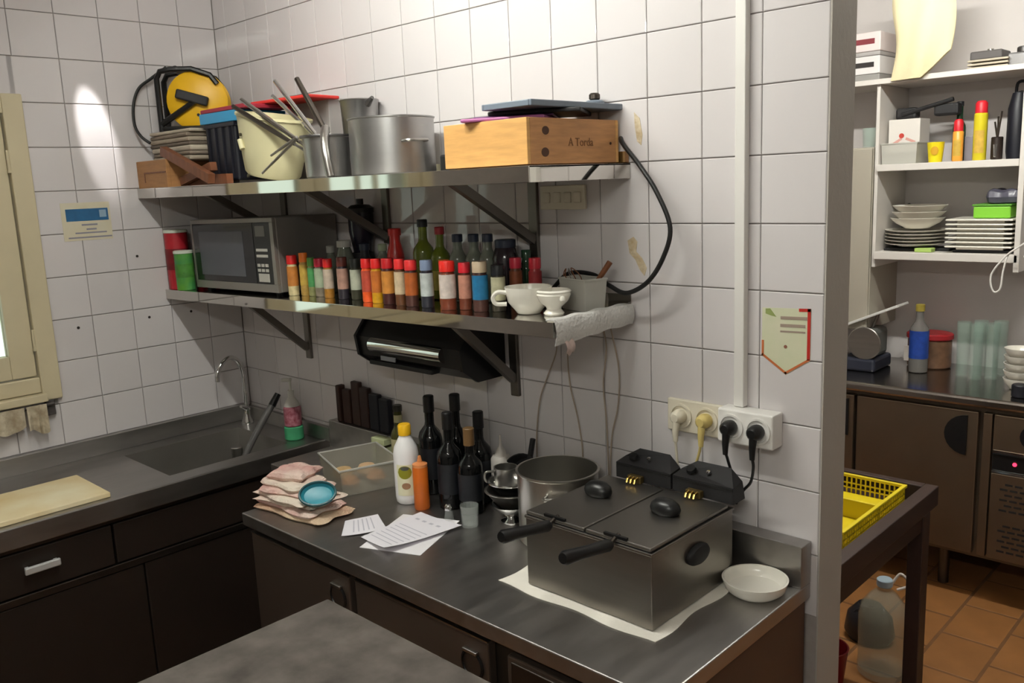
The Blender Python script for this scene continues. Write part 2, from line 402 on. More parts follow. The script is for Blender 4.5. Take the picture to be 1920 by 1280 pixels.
m.tube([(-.115, -.062, .012), (-.115, .055, .012)], .011, 8).tube([(-.04, -.062, .24), (-.04, .055, .24)], .014, 10)
m.tube([(-.115, -.062, .012), (.10, -.062, .012)], .010, 8).tube([(-.115, .055, .012), (.10, .055, .012)], .010, 8)
m.tube([(-.112, -.064, .03), (.03, -.07, .118)], .012, 8)
obj('frame', reel(m), BLACK, t)
obj('crank_handle', reel(MB().box(-.05, .075, -.088, -.062, .105, .142, .006).xf(Matrix.Translation(dc) @ Matrix.Rotation(math.radians(17), 4, 'Y') @ Matrix.Translation(-dc+Vector((.0, 0, .0))))), BLACKM, t)
obj('rivet', reel(MB().lathe(cyl(.006, 0, .004), 10, rot=Matrix.Rotation(PI/2, 3, 'X')).xf(Matrix.Translation(dc+Vector((.0, -.056, -.055))))), BLACKM, t)
obj('loose_cable', MB().tube(bez([tuple(Vector(p)-t.location) for p in ((.06, -.24, 2.262), (.035, -.29, 2.222), (.022, -.335, 2.185), (.022, -.362, 2.125), (.026, -.368, 2.055), (.05, -.36, 2.012), (.075, -.34, 1.985))], 8), .0055, 8), RUBBER, t)
# black crate with folders
t = thing('black_crate', 'dark navy plastic crate between newspapers and cream bucket', 'crate', (.475, -.185, Z))
obj('body', MB().box(-.095, .095, -.09, .09, .012, .2, .008), NAVY, t)
for i in range(4): obj('rib', MB().box(-.085+.048*i, -.073+.048*i, -.096, -.088, .02, .19), NAVY, t)
obj('rim', MB().box(-.1, .1, -.096, .096, .19, .205, .003), NAVY, t)
obj('base', MB().box(-.09, .09, -.085, .085, 0, .012), STEEL, t)
def slab(name, label, cat, c, s, rz, m, group=None, b=.003):
    return solo(name, MB().box(-s[0]/2, s[0]/2, -s[1]/2, s[1]/2, 0, s[2], b), m, label, cat, c, rz, group)
slab('folder', 'bright blue plastic folder lying on the dark crate', 'folder', (.475, -.185, Z+.206), (.24, .19, .036), .05, mat('blue_plastic', '2f8fbf', .4))
slab('folder', 'dark red folder lying on the blue folder', 'folder', (.50, -.185, Z+.243), (.30, .18, .014), .0, mat('dark_red_card', '9c2638', .5))
slab('folder', 'bright red folder behind the metal utensils', 'folder', (.72, -.13, Z+.2575), (.30, .13, .010), .1, mat('bright_red_card', 'd8352f', .45))
solo('card_file', MB().box(-.12, .12, -.03, .03, 0, .262, .003), mat('grey_card', 'a9a3a0', .7), 'grey upright card file behind the cream bucket', 'file', (.72, -.05, Z), 0)
# cream bucket, tilted
t = thing('plastic_bucket', 'cream plastic bucket tipped on its side on the upper shelf', 'bucket', (.75, -.253, Z))
def bk(u, v):
    pass
cs = []
m = MB()
prof = [(.0, 0), (.066, 0), (.073, .01), (.084, .08), (.093, .16), (.096, .18), (.1, .182), (.1, .19), (.094, .19), (.09, .17), (.08, .08), (.067, .012), (0, .012)]
rotm = Matrix.Rotation(math.radians(10), 3, 'Y')
m.lathe(prof, 32, sx=1.62, sy=1.0, rot=rotm)
mz = min(v[2] for v in m.v); m.xf(Matrix.Translation((0, 0, -mz)))
obj('body', m, CREAMP, t)
m = MB().tube([(-.035, -.086, .135), (-.022, -.087, .105)], .009, 10); obj('lug', m, CREAMP, t)
for p in ((-.02, -.0905, .150), (-.03, -.070, .022)): obj('hole', MB().lathe(cyl(.005, -.002, .004), 10, c=p, rot=Matrix.Rotation(PI/2, 3, 'X')), mat('dark_hole', '3b3626', .8), t)
# tongs lying against the bucket
t = thing('metal_tongs', 'thin steel tongs leaning on the cream bucket', 'tongs', (0, 0, 0))
for k, (a, b) in enumerate((((.87, -.362, Z+.025), (1.05, -.345, Z+.118)), ((.925, -.36, Z+.075), (1.05, -.346, Z+.121)))):
    obj('arm', MB().tube([a, b], [.0035, .005], 8), STEEL, t)
# steel gastronorm tub
t = thing('steel_container', 'small dark steel container in front of the large aluminium pot', 'container', (1.095, -.272, Z))
obj('body', MB().lathe([(0, 0), (.062, 0), (.068, .006), (.073, .115), (.077, .118), (.077, .121), (.070, .121), (.064, .008), (0, .006)], 28), ALU, t)
obj('rim', MB().lathe([(.071, .117), (.08, .117), (.081, .121), (.08, .124), (.071, .124)], 28), DARKALU, t)
# large pot
t = thing('aluminium_pot', 'large dull aluminium pot in the middle of the upper shelf', 'pot', (1.275, -.175, Z))
obj('body', MB().lathe([(0, 0), (.116, 0), (.122, .006), (.122, .155), (.125, .158), (.125, .161), (.119, .161), (.117, .012), (0, .008)], 40).xf(Matrix.Identity(4)), ALU, t)
obj('handle', MB().tube(bez([(.119, -.035, .09), (.145, -.03, .092), (.150, 0, .092), (.145, .03, .092), (.119, .035, .09)], 5), .004, 8).xf(Matrix.Rotation(math.radians(-10), 4, 'Z')), STEEL, t)
obj('handle', MB().tube(bez([(-.119, -.035, .09), (-.13, -.03, .092), (-.132, 0, .092), (-.13, .03, .092), (-.119, .035, .09)], 5), .004, 8), STEEL, t)
# tall jug with long handle
t = thing('steel_jug', 'tall grey steel jug with a short spout behind the utensils', 'jug', (.985, -.065, Z))
obj('body', MB().lathe([(0, 0), (.055, 0), (.058, .005), (.056, .15), (.06, .235), (.064, .24), (.061, .243), (.055, .235), (.05, .01), (0, .008)], 28), ALU, t)
obj('spout', MB().tube([(.055, -.01, .225), (.085, -.012, .242)], [.012, .006], 8), DARKALU, t)
# utensils fanned out, resting in the steel container
fan = [((1.10, -.30, Z+.06), (.775, -.355, Z+.252), .0065, CHROME, 'long bright flat steel spatula handle, lowest and longest of the fan'),
       ((1.09, -.31, Z+.06), (.735, -.363, Z+.235), .0065, DARKST, 'long dark steel skewer handle below the bright spatula'),
       ((1.105, -.255, Z+.05), (.845, -.275, Z+.305), .006, CHROME, 'long bright steel ladle handle pointing highest from the fan'),
       ((1.12, -.245, Z+.05), (.92, -.245, Z+.305), .0075, DARKST, 'dark thick steel handle at the right of the utensil fan'),
       ((1.098, -.24, Z+.06), (.80, -.26, Z+.265), .0055, CHROME, 'short bright steel handle in the middle of the utensil fan')]
for a, b, r, m_, lb in fan:
    r *= 1.2; a = Vector(a); b = Vector(b); d = b-a
    t = thing('kitchen_utensil', lb, 'utensil', (0, 0, 0), group='utensils fanned out of the steel container')
    obj('handle', MB().tube([a+d*.25, a+d*.5, b], [r*.7, r, r*.9], 8), m_, t)
    obj('shaft', MB().tube([a, a+d*.27], r*.55, 8), STEEL, t)
# perforated pan standing on edge: long handle down to the shelf
solo('pan_handle', MB().tube(bez([(1.205, -.348, Z+.004), (1.195, -.35, Z+.06), (1.165, -.33, Z+.115), (1.13, -.30, Z+.14)], 5), [.013]*16, 10).xf(Matrix.Identity(4)), STEEL, 'steel pan handle standing in front of the large pot', 'pan handle')
# small pot & black pepper mill beside the wooden box
t = thing('small_pot', 'small aluminium pot between the large pot and wooden box', 'pot', (1.475, -.07, Z))
obj('body', MB().lathe([(0, 0), (.05, 0), (.054, .005), (.054, .1), (.057, .102), (.052, .103), (.05, .008), (0, .008)], 24), ALU, t)
obj('handle', MB().tube([(.05, -.04, .09), (.09, -.06, .1)], .006, 8), STEEL, t)
t = thing('clamp', 'small black plastic clamp beside the wooden box', 'clamp', (1.585, -.21, Z))
obj('base', MB().box(-.04, .04, -.03, .03, 0, .045, .006), BLACK, t); obj('jaw', MB().box(-.01, .045, -.02, .02, .045, .07, .005), BLACK, t)
# wooden wine box
t = thing('wooden_box', 'light pine wooden wine box at the right end of the upper shelf', 'box', (1.822, -.18, Z))
W, D, H = .272, .335, .106
obj('front_panel', MB().box(-W/2, W/2, -D/2, -D/2+.011, .004, H, .0012), WOODB, t)
obj('back_panel', MB().box(-W/2, W/2, D/2-.011, D/2, .004, H, .0012), WOODB, t)
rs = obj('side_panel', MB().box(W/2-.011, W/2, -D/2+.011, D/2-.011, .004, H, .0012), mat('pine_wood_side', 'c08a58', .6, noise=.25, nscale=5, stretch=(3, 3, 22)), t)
obj('side_panel', MB().box(-W/2, -W/2+.011, -D/2+.011, D/2-.011, .004, H, .0012), WOODB, t)
obj('bottom_panel', MB().box(-W/2+.011, W/2-.011, -D/2+.011, D/2-.011, .004, .014), WOODB, t)
obj('foot_batten', MB().box(-W/2+.01, W/2-.01, -D/2+.03, D/2-.03, 0, .0042), WOODD, t)
KN = mat('wood_knot', '4a2e1c', .7)
for y, z_, r in ((-.105, .078, .012), (-.108, .03, .013), (.135, .05, .004)):
    obj('knot', MB().lathe(cyl(r, 0, .0006), 14, sx=.8, rot=Matrix.Rotation(PI/2, 3, 'Y')).xf(Matrix.Translation((W/2, y, z_))), KN, rs)
tm = text_mesh('A Torda', .027); tm.materials.append(mat('burnt_lettering', '7a5433', .8))
o = obj('lettering', tm, None, rs); o.matrix_local = Matrix.Translation((W/2+.0006, .02, .052)) @ Matrix.Rotation(PI/2, 4, 'Z') @ Matrix.Rotation(PI/2, 4, 'X')
zt = Z+H+.0005
slab('folder', 'pale pink and purple folder sticking out over the wooden box front', 'folder', (1.80, -.215, zt), (.2, .25, .008), .5, mat('purple_card', 'a85f92', .5))
slab('folder', 'purple plastic sleeve on the pink folder', 'folder', (1.79, -.19, zt+.0085), (.19, .22, .005), .62, mat('purple_sleeve', '5f2d63', .4))
slab('notebook', 'black notebook on the folders in the wooden box', 'notebook', (1.845, -.17, zt+.014), (.22, .2, .010), .55, BLACKM)
t = thing('plastic_tray', 'blue grey plastic tray lying across the wooden box', 'tray', (1.885, -.165, zt+.0245))
TRY = mat('blue_grey_plastic', '6d7783', .4)
obj('floor', MB().box(-.07, .07, -.165, .165, 0, .004, .001), TRY, t)
obj('rim', MB().box(-.078, -.07, -.17, .17, 0, .014, .002).box(.07, .078, -.17, .17, 0, .014, .002).box(-.07, .07, -.17, -.162, 0, .014, .002).box(-.07, .07, .162, .17, 0, .014, .002), TRY, t)
t = thing('small_jar', 'small grey jar with dark lid on the plastic tray', 'jar', (1.90, -.03, zt+.0290))
obj('body', MB().lathe(cyl(.024, 0, .022, b=.004), 18), TRY, t); obj('lid', MB().lathe(cyl(.014, .022, .04, b=.004), 16), DARKST, t)
# black cable looping from upper to lower shelf
P0 = [(1.965, -.012, 1.885), (1.99, -.035, 1.868), (2.055, -.06, 1.815), (2.11, -.07, 1.75), (2.145, -.07, 1.67), (2.125, -.07, 1.60), (2.08, -.07, 1.54), (2.01, -.06, 1.508), (1.95, -.05, 1.522), (1.885, -.035, 1.546), (1.80, -.03, 1.545), (1.74, -.03, 1.50), (1.70, -.03, 1.470)]
solo('power_cable', MB().tube(bez(P0, 8), .0058, 10), RUBBER, 'thick black power cable looping from upper shelf down to lower shelf', 'cable')

# ================================================================== LOWER SHELF THINGS
def on(x): return zs(x)+.0007
def tin(label, c, r, h, body, top):
    t = thing('food_tin', label, 'tin', (c[0], c[1], on(c[0])))
    obj('body', MB().lathe(cyl(r, 0, h, b=.002), 28), body, t)
    obj('lid', MB().lathe([(0, h), (r+.002, h), (r+.002, h+.009), (r-.002, h+.011), (0, h+.011)], 28), top, t)
    obj('label_patch', MB().lathe([(r+.0006, h*.35), (r+.0006, h*.72)], 28), mat(label[:12], '7c1820' if 'red' in label else '4f8f3a', .5, noise=.5, nscale=30), t)
tin('tall red food tin with pale lid at the left end of lower shelf', (.047, -.27), .042, .215, mat('red_tin', 'b0222e', .4, noise=.2, nscale=20), mat('pale_lid', 'cfd5c6', .45))
tin('second red tin, behind the green tin by the microwave', (.062, -.165), .042, .21, mat('red_tin', 'b0222e', .4), mat('dark_green_lid', '27402f', .5))
tin('short green food tin with white lid beside the microwave', (.122, -.283), .034, .138, mat('green_tin', '5d9a2c', .42, col2='2f7a4c', nscale=14), mat('pale_lid', 'cfd5c6', .45))
# microwave
t = thing('microwave_oven', 'grey steel microwave oven on the left of the lower shelf', 'microwave', (.455, -.14, on(.17)+.002))
t.rotation_euler = (0, -.0145, 0)
MWB = mat('microwave_case', '8d8883', .42, .6, noise=.08, nscale=5)
x0, x1, y0, y1 = -.285, .285, -.125, .128
obj('case', MB().box(x0, x1, y0+.012, y1, .012, .262, .004), MWB, t)
obj('front_frame', MB().box(x0, x1, y0, y0+.012, .012, .040, .002).box(x0, x1, y0, y0+.012, .246, .262, .002).box(x0, x0+.012, y0, y0+.012, .04, .246).box(x1-.02, x1, y0, y0+.012, .04, .246), MWB, t)
dr = obj('door', MB().box(x0+.012, .155, y0+.001, y0+.012, .040, .246, .002), mat('black_glass', '17181a', .1), t)
obj('door_window', MB().box(x0+.055, .085, y0+.0002, y0+.0012, .062, .218), mat('mesh_window', '4a4d54', .3), dr)
pn = obj('control_panel', MB().box(.157, x1-.02, y0+.001, y0+.012, .040, .246, .002), BLACK, t)
obj('display', MB().box(.172, .232, y0, y0+.0012, .20, .235), mat('grey_display', '6c6b66', .3), pn)
BT = mat('grey_button', 'b8b6ad', .5)
for i in range(2): obj('button', MB().box(.17, .24, y0-.001, y0+.0012, .15-.02*i, .159-.02*i), BT, pn)
for i in range(2):
    for j in range(3): obj('button', MB().box(.17+.025*j, .187+.025*j, y0-.001, y0+.0012, .098-.017*i, .108-.017*i), BT, pn)
obj('open_button', MB().box(.172, .238, y0-.001, y0+.0012, .047, .075), BT, pn)
for a in (-.24, .24):
    for b in (-.09, .1): obj('foot', MB().lathe(cyl(.014, 0, .013), 12, c=(a, b, 0)), BLACKM, t)
# spice jars
CAPR = 'c9201f'
def jar(label, x, y, d, h, cap, lab, fill, capw=1.0, body='glass', lz=(.3, .72)):
    t = thing('spice_jar', label, 'spice jar', (x, y, on(x)), random.uniform(0, 6), 'spice jars on the lower shelf')
    r = d/2; hc = h*.80
    obj('body', MB().lathe([(0, 0), (r*.94, 0), (r, .004), (r, hc-.014), (r*.82, hc-.003), (r*.82, hc), (0, hc)], 20), mat('fill_'+fill, fill, .35, noise=.3, nscale=70), t)
    obj('label', MB().lathe([(r+.0005, hc*lz[0]), (r+.0005, hc*lz[1]+.02)], 20), mat('label_'+lab, lab, .5, noise=.35, nscale=45), t)
    obj('lid', MB().lathe([(0, hc-.002), (r*.95*capw, hc-.002), (r*.95*capw, h-.003), (r*.88*capw, h), (0, h)], 20), mat('cap_'+cap, cap, .4), t)
J = [('red-lidded spice jar with cream contents nearest the microwave', .766, -.222, .036, .133, CAPR, 'c9803a', 'd8c99a'),
     ('slim orange-lidded spice jar with yellow label', .809, -.205, .030, .14, 'e8782a', 'c9a54a', 'b8924a'),
     ('slim green-lidded spice jar, third from the microwave', .852, -.205, .026, .125, '4f8a3a', '4f9a5a', '8a8a5a'),
     ('red-lidded spice jar with pale green label and grey contents', .897, -.203, .037, .123, 'c2203c', 'a9b89a', '857a68'),
     ('red-lidded spice jar with white label and golden contents', .963, -.217, .032, .124, CAPR, 'c9b7a4', 'a8742a'),
     ('brown-lidded spice jar with pink label and dark contents', 1.036, -.214, .035, .130, '5c2a22', 'b08878', '2f2a33'),
     ('black-lidded spice jar with white lower label', 1.092, -.205, .034, .125, '1f2420', 'b9bda8', '3b3a2c'),
     ('red-lidded spice jar with bright orange powder', 1.186, -.233, .033, .129, CAPR, 'c2503c', 'ee5c22'),
     ('red-lidded spice jar with yellow powder', 1.238, -.237, .033, .130, CAPR, 'c9722e', 'd9a01c'),
     ('red-lidded spice jar with orange label and dark brown contents', 1.295, -.239, .038, .132, 'b31a20', 'd08a3c', '4a2420'),
     ('red-lidded spice jar with cream label and brown contents', 1.351, -.241, .032, .131, 'd42c2c', 'd8c2a0', '5f3a22'),
     ('red-lidded spice jar with rusty label and chocolate contents', 1.402, -.242, .037, .129, 'cf2e2e', 'b8602a', '4a2c26'),
     ('grey-blue-lidded spice jar with black and white label', 1.466, -.240, .036, .130, '71809a', 'c4ccca', '2b2c36'),
     ('slim orange-lidded spice jar half hidden behind the large red-lidded jar', 1.490, -.196, .032, .127, 'ef8a2c', 'd8a050', 'e07a30'),
     ('large red-lidded spice jar with white label and dark orange contents', 1.562, -.250, .044, .130, 'd6281f', 'ddcfc6', '7a3a24'),
     ('red-lidded spice jar with pink label and reddish brown contents', 1.607, -.229, .034, .125, 'c21f2c', 'c78a74', '6a3320'),
     ('beige-lidded spice jar with bright blue label', 1.672, -.236, .041, .129, 'b5a288', '1c6f9c', '4a2c26'),
     ('black-lidded spice jar with pale label and dark contents next to the cup', 1.716, -.214, .037, .119, '15171c', 'b9b596', '3a352a'),
     ('red-lidded jar of brown spice behind the white cup', 1.700, -.130, .034, .130, 'b51f38', '8a4a2a', '6a3a22'),
     ('red-lidded red-label jar behind the white cup, rightmost of the spice jars', 1.765, -.125, .034, .130, 'b32030', '9c2a2e', '9c2a2e')]
for j in J: jar(*j)
def bottle(name, label, cat, x, y, z, r, h, hn, rn, glass, cap, caph=.02, lab=None, lz=(.2, .6), group=None, par=None):
    t = thing(name, label, cat, (x, y, z), 0, group)
    hs = h-hn
    obj('body', MB().lathe([(0, .004), (r*.8, 0), (r*.97, .003), (r, .01), (r, hs*.86), (r*.9, hs*.94), (rn*1.15, hs*1.06), (rn, hs*1.12), (rn, h-caph*.5), (0, h-caph*.5)], 24), glass, t)
    obj('cap', MB().lathe([(0, h-caph), (rn*1.2, h-caph), (rn*1.2, h-.002), (rn*1.05, h), (0, h)], 16), cap, t)
    if lab: obj('label', MB().lathe([(r+.0006, hs*lz[0]), (r+.0006, hs*lz[1])], 24), lab, t)
    return t
SB = 'bottles at the back of the lower shelf'
REDS = mat('red_sauce', 'a8201c', .3); CLRB = mat('dull_clear_bottle', '6f7468', .12, noise=.3, nscale=25); OILG = mat('olive_oil_glass', '57611e', .08)
NAVC = mat('navy_cap', '1d2536', .45); BLKC = mat('black_cap', '15171a', .45); REDC = mat('dark_red_cap', '8c1f24', .45); GRNB = mat('dark_green_bottle', '1c3a26', .1)
for lb, x, y, r, h, hn, rn, g, cp, l in (
    ('tall red sauce bottle behind the yellow spice jars', 1.163, -.10, .027, .21, .06, .017, REDS, REDS, mat('red_sauce_label', 'b83426', .5)),
    ('black-capped olive oil bottle behind the spice jars', 1.296, -.10, .032, .235, .075, .013, OILG, BLKC, mat('oil_label', '6b7028', .5, noise=.4, nscale=30)),
    ('dark-red-capped oil bottle beside the black-capped one', 1.365, -.095, .030, .212, .07, .012, OILG, REDC, mat('oil_label2', 'a79f48', .5, noise=.4, nscale=30)),
    ('navy-capped bottle, leftmost of three alike', 1.435, -.09, .026, .19, .055, .013, CLRB, NAVC, None),
    ('navy-capped bottle, middle of three alike', 1.497, -.085, .026, .19, .055, .013, CLRB, NAVC, None),
    ('navy-capped bottle, rightmost of three alike', 1.553, -.085, .026, .19, .055, .013, CLRB, NAVC, None),
    ('wide black-lidded jar behind the blue-label spice jar', 1.622, -.085, .037, .175, .03, .024, mat('dark_jar', '241c22', .15), NAVC, None),
    ('dark green bottle behind the black-lidded spice jar', 1.675, -.06, .019, .145, .04, .011, GRNB, GRNB, None),
    ('small clear bottle left of the tall red sauce bottle', 1.098, -.10, .026, .162, .04, .012, CLRB, mat('pale_green_cap', '8f9a80', .5), None),
    ('grey bottle behind the red-lidded jars near the microwave', .83, -.11, .026, .155, .04, .012, CLRB, mat('white_cap2', 'a4a39c', .5), None),
    ('dull glass bottle with wide pale neck left of the coffee grinder', .93, -.125, .030, .175, .04, .02, CLRB, mat('white_cap2', 'a4a39c', .5), None),
    ('dark purple bottle right of the coffee grinder', 1.025, -.115, .03, .165, .05, .014, NAVY, NAVC, None)):
    bottle('sauce_bottle', lb, 'bottle', x, y, on(x), r, h, hn, rn, g, cp, .022, l, group=SB)
t = thing('coffee_grinder', 'tall black coffee grinder behind the spice jars', 'grinder', (.93, -.05, on(.93)))
obj('base', MB().lathe([(0, 0), (.044, 0), (.046, .01), (.04, .1), (.036, .13), (0, .13)], 24), BLACKM, t)
obj('hopper', MB().lathe([(0, .13), (.03, .13), (.042, .2), (.042, .26), (0, .26)], 24), mat('smoky_plastic', '1e1b26', .15), t)
obj('lid', MB().lathe([(0, .26), (.044, .26), (.044, .275), (.03, .285), (.012, .287), (.012, .305), (0, .305)], 24), BLACK, t)
obj('switch', MB().box(-.01, .01, -.047, -.038, .09, .11, .002), STEEL, t)
# cup, lion bowl, tub
t = thing('soup_cup', 'white porcelain soup cup with looped handle on the lower shelf', 'cup', (1.822, -.215, on(1.822)))
obj('bowl', MB().lathe([(0, .004), (.026, 0), (.030, .002), (.034, .008), (.052, .03), (.058, .055), (.060, .068), (.057, .068), (.054, .052), (.046, .028), (.02, .012), (0, .011)], 32), PORC, t)
obj('handle', MB().tube(bez([(-.030, -.046, .055), (-.048, -.060, .057), (-.060, -.066, .044), (-.056, -.060, .028), (-.036, -.042, .026)], 6), .0055, 8), PORC, t)
t = thing('lion_bowl', 'small white porcelain footed bowl right of the soup cup', 'bowl', (1.897, -.206, on(1.897)))
obj('bowl', MB().lathe([(0, .004), (.024, 0), (.026, .004), (.018, .014), (.02, .02), (.036, .034), (.043, .05), (.041, .054), (.044, .058), (.040, .062), (.036, .05), (.02, .03), (0, .026)], 28), PORC, t)
for s in (-1, 1): obj('ear', MB().lathe([(0, -.006), (.007, -.004), (.008, 0), (.006, .006), (0, .008)], 10, c=(s*.041, s*-.014, .042)), PORC, t)
t = thing('plastic_tub', 'greyish white plastic tub at the right end of lower shelf', 'tub', (1.905, -.102, on(1.905)), -.25)
m = MB(); a, b, h, th = .055, .034, .078, .002
def ring(s, z, k=1): return [(-a*s, -b*s, z), (a*s, -b*s, z), (a*s, b*s, z), (-a*s, b*s, z)]
V = ring(.88, 0)+ring(1, h)+ring(.96, h)+ring(.84, .003)
m.add(V, [(3, 2, 1, 0), (12, 13, 14, 15)]+[(i+4*k, (i+1) % 4+4*k, (i+1) % 4+4*k+4, i+4*k+4) for k in range(3) for i in range(4)])
obj('body', m, FROST, t); obj('rim', MB().tube([V[4], V[5], V[6], V[7]], .0028, 6, closed=True), FROST, t)
t = thing('wooden_spoon', 'dark wooden spoon standing in the plastic tub', 'spoon', (0, 0, 0))
bx_ = on(1.905)
obj('handle', MB().tube([(1.925, -.09, bx_+.05), (1.968, -.07, bx_+.118)], [.006, .0075], 8), SPOONW, t)
obj('bowl', MB().lathe([(0, -.02), (.01, -.012), (.014, 0), (.01, .014), (0, .02)], 12, c=(1.90, -.09, bx_+.025), sy=.6), SPOONW, t)
t = thing('whisk', 'thin wire whisk leaning in the plastic tub', 'whisk', (0, 0, 0))
for k in (-1, 0, 1): obj('wire', MB().tube(bez([(1.89, -.075, bx_+.02), (1.855+.01*k, -.08+.02*k, bx_+.075), (1.85, -.09+.01*k, bx_+.10), (1.875+.006*k, -.11+.01*k, bx_+.075), (1.905, -.085, bx_+.02)], 6), .0014, 5), SPOONW if k else STEEL, t)
# bubble wrap hanging over the right end
BW = mat('bubble_wrap', 'd3d1cd', .35, bump=.6, bscale=110)
def bwf(u, v):
    y = -.318+.306*u; x = 1.955+.026*min(1, v*3); zb = zs(1.985)
    s = max(0, v-.33)/.67
    return (1.968+.026*min(1, v*3)+.006*math.sin(PI*s)+.002*math.sin(17*u), y, zb+.008+.0015*math.sin(23*u+5*v)-s*(.052+.004*math.sin(4*u+1.4)))
m = MB().grid(bwf, 40, 16, .0035)
t = thing('bubble_wrap', 'crumpled translucent bubble wrap draped over the right end of lower shelf', 'bubble wrap')
obj('sheet', m, BW, t)
obj('tape_tail', MB().grid(lambda u, v: (1.995+.008*math.sin(3*v), -.285+.03*u, zs(2)-.045-.032*v+.004*math.sin(9*u)), 6, 6, .002), mat('pinkish_tape', 'c0aaa2', .4), t)

# ================================================================== BELOW THE SHELF
t = thing('roll_dispenser', 'black wall mounted roll dispenser with chrome bar under the lower shelf', 'dispenser', (1.275, 0, 1.30))
pf = [(0, .085), (-.13, .085), (-.175, .03), (-.165, -.03), (-.11, -.068), (0, -.068)]
obj('housing', MB().prism(pf, -.235, .235, 'x'), BLACK, t)
for s in (-1, 1): obj('end_cap', MB().prism([(y*1.04-.002, z*1.05) for y, z in pf], s*.235, s*.247, 'x'), BLACK, t)
obj('chrome_bar', MB().tube([(-.17, -.168, .008), (.165, -.168, .008)], .024, 16), CHROME, t)
obj('lower_lip', MB().box(-.2, .1, -.165, -.13, -.06, -.045, .004), BLACKM, t)
obj('paper_edge', MB().box(-.13, -.06, -.172, -.168, -.038, -.024), mat('grey_edge', '8a8d92', .5), t)
# boards on the backsplash ledge
for k, (x, w_, h, d, rz, m_, lb) in enumerate(((.70, .022, .135, .03, 0, WOODDK, 'narrow dark wooden board at the left of the row on the backsplash ledge'), (.745, .04, .125, .022, .1, WOODDK, 'dark wooden board second from the left on the backsplash ledge'),
        (.80, .045, .160, .02, 0, WOODDK, 'tallest dark brown wooden board on the backsplash ledge'), (.85, .045, .145, .022, 0, WOODR and mat('redbrown_board', '33201c', .5, noise=.3, nscale=8), 'reddish brown board right of the tallest one on the ledge'),
        (.905, .05, .13, .022, 0, NAVY, 'navy black board near the right of the row on the ledge'), (.96, .05, .12, .022, 0, NAVY, 'navy black board rightmost of the row on the ledge'))):
    solo('chopping_board', MB().box(-w_/2, w_/2, -d/2, d/2, 0, h, .004), m_, lb, 'board', (x, -.026, .9605), rz, 'boards on the backsplash ledge')
# hanging cords
CORD = mat('beige_cord', 'a39485', .6)
for lb, pts in (('thin dark cord hanging from the lower shelf left of the pot', [(1.74, -.03, 1.41), (1.735, -.015, 1.33), (1.69, -.01, 1.24), (1.662, -.01, 1.176), (1.645, -.01, 1.08), (1.643, -.012, 1.0)]),
                ('beige cord hanging straight down behind the pot', [(1.80, -.03, 1.41), (1.775, -.015, 1.335), (1.777, -.012, 1.237), (1.80, -.012, 1.15), (1.814, -.012, 1.07), (1.815, -.012, 1.0)]),
                ('beige cord nearest the socket hanging from the lower shelf', [(1.91, -.03, 1.41), (1.908, -.015, 1.35), (1.893, -.012, 1.253), (1.90, -.012, 1.16), (1.903, -.012, 1.077), (1.905, -.012, 1.0)]),
                ('short curved beige cord beside the cord nearest the socket', [(1.935, -.03, 1.41), (1.945, -.012, 1.30), (1.939, -.01, 1.201), (1.918, -.01, 1.12), (1.912, -.012, 1.05), (1.91, -.012, 1.0)])):
    solo('hanging_string', MB().tube(bez(pts, 6), .0021, 6), CORD, lb, 'cord', group='cords hanging under the lower shelf')

# ================================================================== REFRIGERATED COUNTER
CZ = .86
t = thing('refrigerated_counter', 'stainless steel refrigerated counter along the tiled wall', 'counter', (0, 0, 0))
obj('worktop', MB().box(.993, 2.472, -.607, -.002, CZ-.038, CZ, .003), WORKTOP, t)
obj('backsplash', MB().box(.993, 2.472, -.05, -.002, CZ, CZ+.1, .002), WORKTOP, t)
obj('body', MB().box(1.01, 2.46, -.575, -.004, .12, CZ-.038), mat('counter_body', '4e453d', .5, .8), t)
obj('side_panel', MB().box(2.4602, 2.466, -.56, -.02, .12, CZ-.04), mat('brown_side', '5a4030', .6, noise=.15, nscale=3), t)
for a, b in ((1.03, 1.512), (1.538, 2.02)):
    d = obj('door', MB().box(a, b, -.602, -.576, .16, CZ-.052, .004), DOORB, t)
    obj('door_trim', MB().box(a, b, -.6035, -.590, CZ-.0525, CZ-.049), STEEL, d)
    obj('handle_recess', MB().lathe([(0, -.006), (.032, -.004), (.036, .002), (.03, .004)], 20, c=(b-.05, -.604, .74), rot=Matrix.Rotation(PI/2, 3, 'X')), BLACK, d)
    obj('handle_lip', MB().box(b-.075, b-.03, -.612, -.602, .768, .776, .002), STEEL, d)
v = obj('machine_panel', MB().box(2.075, 2.45, -.60, -.576, .16, CZ-.06, .004), DOORB, t)
obj('panel_frame', MB().box(2.09, 2.435, -.6045, -.60, .74, .79, .002), DARKST, v)
for i in range(10): obj('vent_slat', MB().box(2.10, 2.425, -.605, -.60, .22+.045*i, .232+.045*i), DARKST, v)
for x in (1.06, 2.41):
    for y in (-.53, -.08): obj('leg', MB().lathe(cyl(.022, 0, .122), 14, c=(x, y, 0)), STEEL, t)
# narrow filler table
t = thing('filler_table', 'narrow dark steel filler table between sink and refrigerated counter', 'table', (0, 0, 0))
obj('top', MB().box(.645, .988, -.30, -.004, CZ-.03, CZ, .002), WORKTOP, t)
obj('backsplash', MB().box(.645, .988, -.05, -.004, CZ, CZ+.1, .002), WORKTOP, t)
for x in (.66, .97):
    for y in (-.285, -.02): obj('leg', MB().box(x-.012, x+.012, y-.012, y+.012, 0, CZ-.03), STEEL, t)

